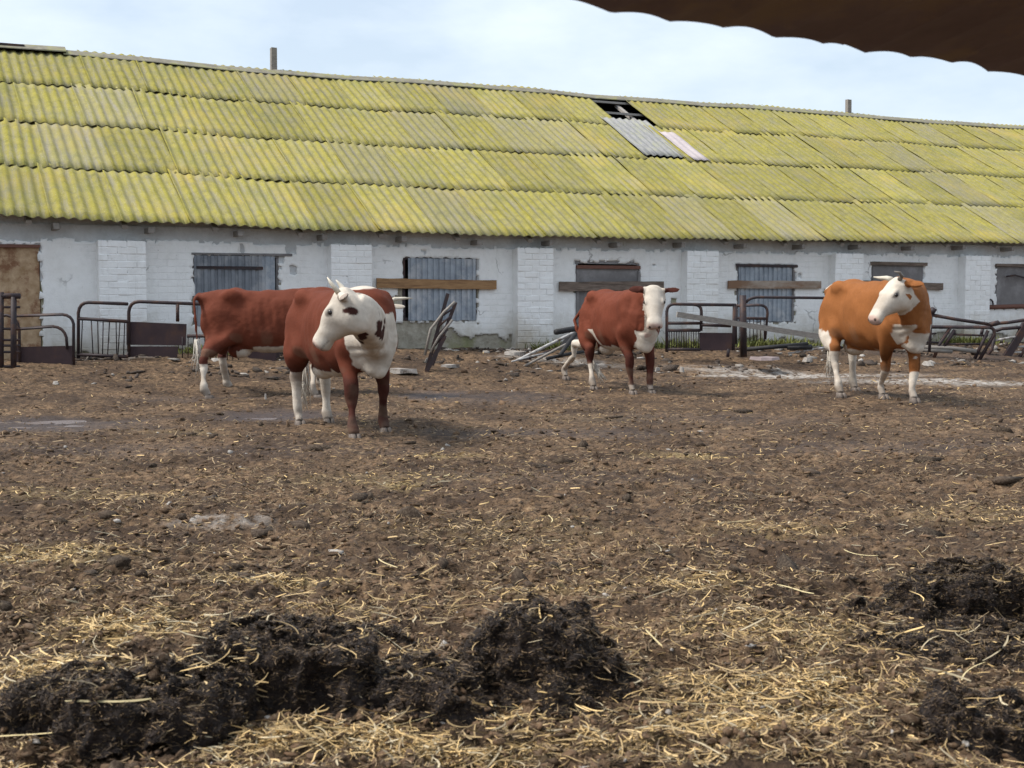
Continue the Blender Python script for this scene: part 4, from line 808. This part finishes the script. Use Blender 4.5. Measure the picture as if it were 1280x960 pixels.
    # neck
    P0, P3 = Vector((.56, 0, neck[0])), Hm @ Vector((.02, 0, -.125))
    d = (P3 - P0).length; P1 = P0 + Vector((1, 0, neck[1])).normalized() * d * neck[3]; hd = Vector((hx.x, hx.y, 0)).normalized(); P2 = P3 - hd * d * neck[4] - Vector((0, 0, d * .06))
    rings = []; NP = []; n_ = 9
    for i in range(n_):
        u = i / (n_ - 1); c_ = P0 * (1 - u) ** 3 + P1 * 3 * u * (1 - u) ** 2 + P2 * 3 * u * u * (1 - u) + P3 * u ** 3; NP.append(c_)
    for i, c_ in enumerate(NP):
        u = i / (n_ - 1); t_ = (NP[min(i + 1, n_ - 1)] - NP[max(i - 1, 0)]).normalized(); sd_ = Vector((0, 0, 1)).cross(t_); sd_ = sd_.normalized() if sd_.length > .05 else Vector((0, 1, 0)); u_ = t_.cross(sd_)
        a_ = neck[2] * (1 - u) ** 1.05 + .140 * (1 - (1 - u) ** 1.05); hw = neck[5] * (1 - u) + .095 * u
        rings.append([c_ + sd_ * (hw * math.cos(2 * PI * k / 20)) + u_ * (a_ * math.sin(2 * PI * k / 20) * (1.12 if math.sin(2 * PI * k / 20) < 0 else 1)) for k in range(20)])
    mb.loft(rings)
    d0, d1 = Hm @ Vector((.10, 0, -.20)), Vector((.84, 0, .84)); mb.tube([d0, d0.lerp(d1, .35) + Vector((0, 0, -.02)), d0.lerp(d1, .7) + Vector((0, 0, -.03)), d1], [.085, .10, .12, .13], 12)
    # tail
    tp = [Wi @ Vector(q_) for q_ in tailpts] if tailpts else [Vector((-1.0, .02, 1.16)), Vector((-1.02, .03, .80)), Vector((-1.0, .03, .55))]
    tl = [Vector((-.82, 0, 1.36)), Vector((-.92, 0, 1.33))] + tp; mb.tube(tl, [.045, .036] + [.026] * (len(tp) - 1) + [.018], 8)
    tmp = bpy.data.objects.new('tmp', mb.mesh('tmp', None)); COL.objects.link(tmp)
    md = tmp.modifiers.new('r', 'REMESH'); md.mode = 'VOXEL'; md.voxel_size = .0125; md.adaptivity = 0
    sm = tmp.modifiers.new('s', 'SMOOTH'); sm.factor = .5; sm.iterations = 7
    dg = bpy.context.evaluated_depsgraph_get(); ev = tmp.evaluated_get(dg); me = bpy.data.meshes.new_from_object(ev); bpy.data.objects.remove(tmp)
    nv_ = len(me.vertices); co = np.zeros(nv_ * 3, np.float32); me.vertices.foreach_get('co', co); co = co.reshape(-1, 3).astype(float)
    ed = np.zeros(len(me.edges) * 2, np.int32); me.edges.foreach_get('vertices', ed); ed = ed.reshape(-1, 2); cnt = np.bincount(ed.ravel(), minlength=nv_)[:, None]
    hl0 = co @ np.array(Hm.inverted())[:3, :3].T + np.array(Hm.inverted())[:3, 3]
    wl = .6 * sst((co[:, 2] - .50) / .25) * sst((np.linalg.norm(hl0 - np.array([.22, 0, -.1]), axis=1) - .30) / .12) * sst((co[:, 0] + .93) / .05)
    for _ in range(45):
        av = np.stack([np.bincount(ed[:, 0], co[ed[:, 1], k_], nv_) + np.bincount(ed[:, 1], co[ed[:, 0], k_], nv_) for k_ in range(3)], -1) / cnt
        co = co + (av - co) * wl[:, None]
    me.vertices.foreach_set('co', co.astype(np.float32).ravel()); me.update()
    no = np.zeros(nv_ * 3, np.float32); me.vertices.foreach_get('normal', no); no = no.reshape(-1, 3)
    X, Y_, Z = co.T
    # surface modelling: ribs, flank hollow, neck folds
    Hi = np.array(Hm.inverted()); hl = co @ Hi[:3, :3].T + Hi[:3, 3]
    NPa = np.array([tuple(v_) for v_ in NP]); dn = np.min(np.linalg.norm(co[:, None, :] - NPa[None], axis=2) + 0 * X[:, None], axis=1); un = np.argmin(np.linalg.norm(co[:, None, :] - NPa[None], axis=2), axis=1) / (n_ - 1)
    side = np.clip(np.abs(no[:, 1]) * 1.3 - .3, 0, 1)
    ribm = side * sst((X + .38) / .15) * sst((.42 - X) / .15) * sst((Z - .72) / .2) * sst((1.32 - Z) / .1)
    dsp = .0026 * np.sin(2 * PI * (X + .12 * (Z - 1)) / .105) * ribm
    fl = np.exp(-(((X + .36) / .13) ** 2 + ((Z - 1.20) / .12) ** 2)) * side; dsp -= .022 * fl
    dsp -= .02 * np.exp(-(((X + .80) / .06) ** 2 + ((Z - 1.1) / .2) ** 2)) * side
    dsp += .027 * (vn(X / .14, Z / .14 + Y_ * 3, 91) - .5) + .004 * (vn(X / .04, Z / .04, 92) - .5) * (hl[:, 0] < -.05)
    nk = (un > .15) & (un < .8) & (X > .5); dsp += np.where(nk, .007 * np.sin(un * 55 + 6 * vn(Y_ / .1, Z / .1, 93)) * sst((1.25 - Z) / .3), 0)
    co = co + no * dsp[:, None]; me.vertices.foreach_set('co', co.astype(np.float32).ravel())
    inhead = (hl[:, 0] > -.09) & (hl[:, 0] < .6) & (np.abs(hl[:, 1]) < np.where((hl[:, 0] < .11) & (hl[:, 2] > -.12), .32, np.where(hl[:, 0] > .22, .104, .124))) & (hl[:, 2] < .12) & (hl[:, 2] > -.30) & (np.linalg.norm(hl - np.array([.2, 0, -.1]), axis=1) < .46)
    ear = inhead & (np.abs(hl[:, 1]) > .115) & (hl[:, 0] < .10) & (un >= 0)
    wn_ = (vn(X / .11, Z / .11 + Y_ * 2, 94) - .5) * .22 + (vn(X / .035, Z / .035 + Y_ * 5, 95) - .5) * .12
    fa = np.array([tuple(q_) for q_ in L])[:, :2]; dl_ = np.linalg.norm(co[:, None, :2] - fa[None], axis=2); hind = dl_[:, 2:].min(1) < dl_[:, :2].min(1)
    hind = np.where(Z > .55, X < -.25, hind); rleg = np.argmin(dl_, axis=1)
    env = dict(hind=hind, leg=rleg, X=X, Y=Y_, Z=Z, hl=hl, un=un, head=inhead, ear=ear, wn=wn_, W=W, Wi=Wi, dn=dn, tail=(X < -.93))
    rgb = coat(env)
    # muzzle, dirt on legs
    mzm = inhead * sst((hl[:, 0] - .475) / .05); rgb = rgb * (1 - mzm[:, None] * .8) + np.array([.42, .27, .23]) * mzm[:, None] * .8
    nos = np.minimum(np.linalg.norm((hl - np.array([.522, .048, -.078])) / [1.2, .8, 1], axis=1), np.linalg.norm((hl - np.array([.522, -.048, -.078])) / [1.2, .8, 1], axis=1)); rgb = rgb * (1 - .88 * sst((.024 - nos) / .008))[:, None]
    mo = inhead & (hl[:, 0] > .40) & (np.abs(hl[:, 2] + .142 + .02 * (hl[:, 0] - .5)) < .0065); rgb = np.where(mo[:, None], rgb * .6, rgb)
    ey = np.minimum(np.linalg.norm((hl - np.array([.178, .112, -.040])) / [1.4, 1, .9], axis=1), np.linalg.norm((hl - np.array([.178, -.112, -.040])) / [1.4, 1, .9], axis=1)); rgb = rgb * (1 - .5 * sst((.036 - ey) / .016))[:, None]
    dirt = sst((.30 - Z + .25 * (vn(X / .05, Z / .09, 96) - .5)) / .25) * .62; rgb = rgb * (1 - dirt[:, None]) + np.array([.12, .085, .065]) * dirt[:, None]
    stn = sst((vn(X / .2, Z / .14 + Y_ * 2, 97) - .60) / .2) * .35 * sst((.95 - Z) / .3); rgb = rgb * (1 - stn[:, None]) + np.array([.20, .145, .10]) * stn[:, None]
    wd_ = sst((vn(X / .09 + 3, Z / .07 + Y_ * 4, 98) - .45) / .4) * .30 * (rgb[:, 0] > .4); rgb = rgb * (1 - wd_[:, None]) + np.array([.30, .235, .17]) * wd_[:, None]
    c4 = np.ones((nv_, 4), np.float32); c4[:, :3] = rgb; at2 = me.color_attributes.new('tint', 'FLOAT_COLOR', 'POINT'); at2.data.foreach_set('color', c4.ravel())
    me.polygons.foreach_set('use_smooth', np.ones(len(me.polygons), bool)); me.materials.append(M_['hide'])
    root = empty(name, base, heading, label=label, cat='cow', group='red and white cows standing in the yard'); root.scale = (scale,) * 3
    link('body', me, root)
    for f in hoofs:
        q = MB(); Hf = Matrix.Translation((f.x + .035, f.y, 0))
        for sg in (-1, 1): q.loft([[Vector((x_ * k_ + (.012 if z_ < .03 else 0), sg * .024 + y_ * k_, z_)) for x_, y_ in [(.062, .0), (.045, .02), (0, .026), (-.045, .022), (-.05, 0), (-.045, -.02), (0, -.022), (.045, -.018)]] for z_, k_ in ((-.02, 1.12), (.02, 1.05), (.06, .82))], Hf)
        q.build('hoof', M_['hoof'], root)
    for sg in (-1, 1):
        q = MB(); q.ell((.178, sg * .1105, -.040), (.023, .010, .0165), 12, 8, Hm); q.build('eye', M_['eye'], root)
    for (sg, pts_, rr_, mt) in (horns or []):
        q = MB(); q.tube([Hm @ Vector(v_) for v_ in pts_], rr_, 10); q.build('horn', M_[mt], root)
    # tail switch: many hairs
    e = tp[-1]; dd = (tp[-1] - tp[-2]).normalized(); q = MB(); rg = random.Random(len(label))
    for i in range(46):
        s_ = Vector((rg.gauss(0, .014), rg.gauss(0, .014), 0)); l_ = rg.uniform(.18, .42); q.tube([e + s_ - dd * .08, e + s_ + dd * l_ * .5 + Vector((rg.gauss(0, .018), rg.gauss(0, .018), 0)), e + s_ * 2 + dd * l_ + Vector((rg.gauss(0, .03), rg.gauss(0, .03), -.02))], [.007, .006, .002], 4)
    q.build('tail_switch', M_['switch'], root)
    return root
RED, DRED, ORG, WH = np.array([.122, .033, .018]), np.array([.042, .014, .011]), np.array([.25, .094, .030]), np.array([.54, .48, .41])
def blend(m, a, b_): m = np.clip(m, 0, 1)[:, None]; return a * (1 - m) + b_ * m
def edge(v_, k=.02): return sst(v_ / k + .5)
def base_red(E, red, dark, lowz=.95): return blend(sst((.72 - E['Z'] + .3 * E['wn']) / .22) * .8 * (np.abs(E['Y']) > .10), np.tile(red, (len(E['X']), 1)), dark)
def lpt(E, px, py, Y): return np.array(tuple(E['Wi'] @ at(px, py, Y)))
def vspot(E, px, py, Yd, r):
    R3 = np.array(E['W'])[:3, :3]; Pw = np.stack([E['X'], E['Y'], E['Z']], -1) @ R3.T + np.array(E['W'])[:3, 3]; q_ = np.array(tuple(at(px, py, Yd))); v_ = np.array(tuple(ray(px, py).normalized())); dd = Pw - q_; al = dd @ v_
    d = np.sqrt(((dd - al[:, None] * v_) ** 2).sum(1)); return edge(r - d + E['wn'] * .38, .012) * (np.abs(al) < .32)
def spot(E, c, r, stretch=(1, 1, 1)):
    d = np.sqrt((((np.stack([E['X'], E['Y'], E['Z']], -1) - c) / stretch) ** 2).sum(1)); return edge(r - d + E['wn'] * .12, .015)
def coat1(E):
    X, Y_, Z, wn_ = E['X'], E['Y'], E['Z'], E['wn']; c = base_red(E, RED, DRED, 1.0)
    w_ = edge(np.where((E['un'] > .32) & (X > .55) & (E['dn'] < .33), .1, -.1) + wn_ * .15)                                     # neck
    w_ = np.maximum(w_, edge((X - .66 + wn_ * .25 - .35 * np.maximum(np.abs(Y_) - .12, 0) + .20 * (Y_ > .17) * 0) * (Z > .56) - 0.0))
    w_ = np.where((Z > 1.20 + wn_ * .3) & ~E['head'] & (E['un'] < .45), 0, w_); w_ = np.where((Y_ > .20 + wn_ * .2) & (Z > .80) & (E['un'] < .6) & ~E['head'], 0, w_)
    w_ = np.maximum(w_, spot(E, np.array((.45, -.02, 1.46)), .17, (1.4, 1, 1)))                                  # withers patch
    w_ = np.maximum(w_, edge(.605 + wn_ * .2 - Z) * (X < .40) * (X > -.50) * (np.abs(Y_) < .40) * (Z > .47))
    w_ = np.where((X > .2) & (Z < .66) & (np.abs(Y_) > .115 + wn_ * .1), 0, w_)                                                           # dark front legs
    w_ = np.maximum(w_, edge(.50 + wn_ * .35 - Z) * E['hind'])                                                  # white hind socks
    w_ = np.maximum(w_, E['head'] * 1.0)
    w_ = np.where(E['tail'] & (Z < 1.0), 1, w_)
    c = blend(w_, c, WH)
    for px, py, Yd, r_ in ((438, 389, 12.1, .060), (474, 408, 12.1, .058), (476, 416, 12.1, .05), (453, 420, 12.1, .042), (446, 430, 12.1, .035)):
        c = blend(vspot(E, px, py, Yd, r_ * .88), c, DRED * 1.05)
    for sg in (0,): c = blend(E['ear'] * edge(wn_ + .02) * .5, c, DRED * 1.6)
    return c
def coat2(E):
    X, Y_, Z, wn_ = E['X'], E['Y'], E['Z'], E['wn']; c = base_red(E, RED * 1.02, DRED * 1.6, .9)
    w_ = edge(.655 + wn_ * .12 - Z) * (X < .40) * (X > -.42) * (np.abs(Y_) < .36) * ~((X < -.2) & (np.abs(Y_) > .12) & (Z < .68)) * (Z > .46); w_ = np.maximum(w_, edge(.46 + wn_ * .3 - Z + .4 * (np.abs(X + .5) < .06) * 0)); w_ = np.maximum(w_, E['head']); w_ = np.maximum(w_, E['tail'] * (Z < .80)); w_ = np.maximum(w_, (X > .5) * edge(.40 - Z))
    return blend(w_, c, WH)
def coat3(E):
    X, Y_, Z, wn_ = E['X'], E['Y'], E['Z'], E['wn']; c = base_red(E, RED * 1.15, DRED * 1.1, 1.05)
    w_ = E['head'] * ~E['ear'] * 1.0; c = blend(E['ear'] * .8, c, DRED)
    w_ = np.maximum(w_, edge(.885 - Z + wn_ * .35) * edge(X - .66 + wn_ * .4) * (Z > .50) * (np.abs(Y_) < .10 + .25 * (Z - .58) + wn_ * .1)); w_ = np.maximum(w_, edge(.64 + wn_ * .18 - Z) * (X < .40) * (X > -.42) * (np.abs(Y_) < .36) * ~((X < -.2) & (np.abs(Y_) > .12) & (Z < .68)) * (Z > .46))
    w_ = np.maximum(w_, edge(.40 + wn_ * .4 - Z) * E['hind']); w_ = np.maximum(w_, edge(.13 + wn_ * .1 - Z) * ~E['hind']); w_ = np.maximum(w_, edge(.06 - np.abs(X + .30 + .7 * (Z - .8)) + wn_ * .1) * (Z < .86) * (Z > .5) * (np.abs(Y_) > .15)); w_ = np.where(E['tail'] & (Z < .75), 1, w_)
    w_ = np.maximum(w_, E['hind'] * (E['leg'] == 3) * edge(.62 + wn_ * .2 - Z))
    return blend(w_, c, WH)
def coat4(E):
    X, Y_, Z, wn_ = E['X'], E['Y'], E['Z'], E['wn']; c = base_red(E, ORG, ORG * .42, 1.0)
    w_ = E['head'] * edge(E['hl'][:, 0] + .02 + .12 * wn_) * ~E['ear'] * 1.0; w_ = np.maximum(w_, edge(.80 - Z + wn_ * .45) * edge(X - .68 + wn_ * .4) * (Z > .50) * (np.abs(Y_) < .10 + .2 * (Z - .58) + wn_ * .1)); w_ = np.maximum(w_, edge(.575 + wn_ * .2 - Z) * (X < .38) * (X > -.42) * (np.abs(Y_) < .36) * ~((X < -.2) & (np.abs(Y_) > .12) & (Z < .68)) * (Z > .45))
    w_ = np.maximum(w_, edge(.80 + wn_ * .35 - Z) * np.where(Z > .55, edge(-X - .36 - .55 * (Z - .55) + .2 * wn_), E['hind'])); w_ = np.maximum(w_, edge(.33 + wn_ * .2 - Z) * ~E['hind']); w_ = np.maximum(w_, spot(E, np.array((-.80, .02, 1.42)), .19, (1.2, 1, 1.2)))
    w_ = np.maximum(w_, edge(.05 - np.abs(np.abs(Y_) - .19) + wn_ * .1) * (X > .68) * (Z < .9) * (Z > .6)); w_ = np.where(E['tail'] & (Z < .9), 1, w_)
    return blend(w_, c, WH)
def gp(px, py, dy=0):                        # hoof point on the yard
    Y = CAMH * F / (py - 370)
    for _ in range(6): Y = (CAMH - gz((px - 640) / F * Y, Y)) * F / (py - 370)
    return Vector(((px - 640) / F * Y, Y, 0))
def body_from(feet):
    f = (feet[0] + feet[1]) / 2; h = (feet[2] + feet[3]) / 2; d = f - h; a = math.atan2(d.y, d.x); u = d.normalized(); c = (f - u * .52 + h + u * .62) / 2; return a, (c.x, c.y), d.length
UPH = (0, .02, 0)
# cow 1: spotted, head turned to the left
ft = [gp(440, 548), gp(479, 541), gp(372, 531), gp(408, 529)]
a, c, l = body_from(ft); print('cow1', math.degrees(a), c, l)
make_cow('cow', 'red and white cow in front, white spotted neck and head turned to the left', a, c, 1.05, ft, at(428, 367, 12.02), at(387, 419, 12.08), coat1, hsc=(.94, 1.2, 1.30),
    horns=[(1, [(0, .065, .01), (-.02, .09, .045), (-.03, .09, .09), (-.045, .08, .13)], [.026, .022, .015, .004], 'horn'), (-1, [(0, -.065, .01), (-.02, -.08, .04), (-.03, -.08, .08), (-.04, -.07, .11)], [.028, .024, .015, .004], 'horn')], earset=(.40, -.30), belly=.03, neck=(.93, .1, .25, .20, .16, .17))
# cow 2: plain red, side on, behind
ft = [gp(396, 497), gp(382, 488), gp(262, 498), gp(282, 497)]
ft = [gp(392, 499), gp(399, 487), gp(256, 498), gp(284, 490)]
a, c, l = body_from(ft); print('cow2', math.degrees(a), c, l)
make_cow('cow', 'plain red cow standing side on behind the spotted cow, white socks and tail tip', a, c, 1.03, ft, at(476, 380, 17.75), at(492, 421, 17.3), coat2,
    horns=[(1, [(0, .065, .02), (-.02, .15, .06), (-.02, .26, .07), (.02, .34, .10)], [.03, .026, .018, .004], 'horn'), (-1, [(0, -.065, .02), (-.02, -.15, .06), (-.02, -.26, .07), (.02, -.34, .10)], [.03, .026, .018, .004], 'horn')], tailpts=[at(243, 375, 17.7), at(245, 400, 17.6), at(247, 432, 17.6)])
# cow 3: facing the camera
ft = [gp(790, 494), gp(813, 493), gp(741, 487), gp(706, 477)]
a, c, l = body_from(ft[:3] + [gp(748, 482)]); print('cow3', math.degrees(a), c, l)
make_cow('cow', 'dark red cow with plain white face looking straight at the camera, ears out', a, c, 1.0, ft, at(818, 361, 17.50), at(818, 408, 17.22), coat3,
    horns=[], neck=(1.02, .30, .27), earset=(.12, -.05), tailpts=[at(718, 400, 19.3), at(726, 428, 19.1), at(739, 450, 18.9)])
# cow 4: orange
ft = [gp(1103, 503), gp(1142, 506), gp(1050, 497), gp(1068, 489)]
a, c, l = body_from(ft); print('cow4', math.degrees(a), c, l)
make_cow('cow', 'orange brown cow at right with white face turned left and white hind legs', a, c, 1.08, ft, at(1121, 351, 15.85), at(1081, 396, 15.70), coat4,
    horns=[(1, [(0, .06, .02), (-.01, .11, .05), (-.01, .12, .10), (.02, .10, .14)], [.027, .022, .015, .006], 'horn_dark'), (-1, [(0, -.06, .02), (.0, -.12, .04), (.02, -.19, .06), (.04, -.24, .09)], [.03, .026, .018, .005], 'horn')], earset=(.55, -.45))

# ------------------------------------------------------------ corrugated eave of the shelter the photographer stands under
can = empty('shelter_roof', (.6, 3.4, 2.05), label='dark rusty corrugated shelter roof edge hanging in the top right corner', cat='shelter roof')
A = at(650, -2, 3.0); B = at(1290, 99, 4.04); e1 = (B - A); e1.z = 0; Ld = e1.length; e1.normalize(); bk = Vector((e1.y, -e1.x, 0)); 
for k in range(4):
    n = 64; V = []; W_ = 1.05; st_ = -1.05 + k * W_ * .97
    for lay in (0, 1):
        for j in range(5):
            for i in range(n + 1):
                s_ = i * (W_ + .03) / n; u = j / 4; d = u * 3.2
                wob = .004 * math.sin((st_ + s_) * 9.1 + 1) + .004 * math.sin((st_ + s_) * 21) if j == 0 else 0
                z_ = A.z + (B.z - A.z) * (st_ + s_) / Ld + .010 * (abs(math.cos((st_ + s_) * PI / .175)) ** .8) + .002 * math.sin((st_ + s_) * 13.7) + d * .22 + k * .0025 + (.004 if lay else 0) + .5 * wob
                pnt = A + e1 * (st_ + s_) + bk * (d + wob); V.append(Vector((pnt.x, pnt.y, z_)) - can.location)
    kk2 = (n + 1) * 5; g = lambda i, j: j * (n + 1) + i
    Fs = [(g(i, j), g(i + 1, j), g(i + 1, j + 1), g(i, j + 1)) for i in range(n) for j in range(4)]; Fs = Fs + [(a_ + kk2, d_ + kk2, c_ + kk2, b2 + kk2) for a_, b2, c_, d_ in Fs] + [(g(i + 1, 0), g(i, 0), kk2 + g(i, 0), kk2 + g(i + 1, 0)) for i in range(n)]
    q = MB(); q.add(V, Fs, True); q.build('roofing_sheet', M_['canopy'], can)
q = MB(); p0 = A + bk * .55 + Vector((0, 0, .20)) - can.location; q.beam(p0 - e1 * 1.0, p0 + e1 * 3.0, .08, .10); q.build('purlin', M_['plank_old'], can)
for s_ in (-.9, 2.7): q = MB(); p0 = A + e1 * s_ + bk * 3.05 - can.location; q.beam(Vector((p0.x, p0.y, -2.05)), Vector((p0.x, p0.y, .35)), .12, .12, (0, 1, 0)); q.build('post', M_['plank_old'], can)
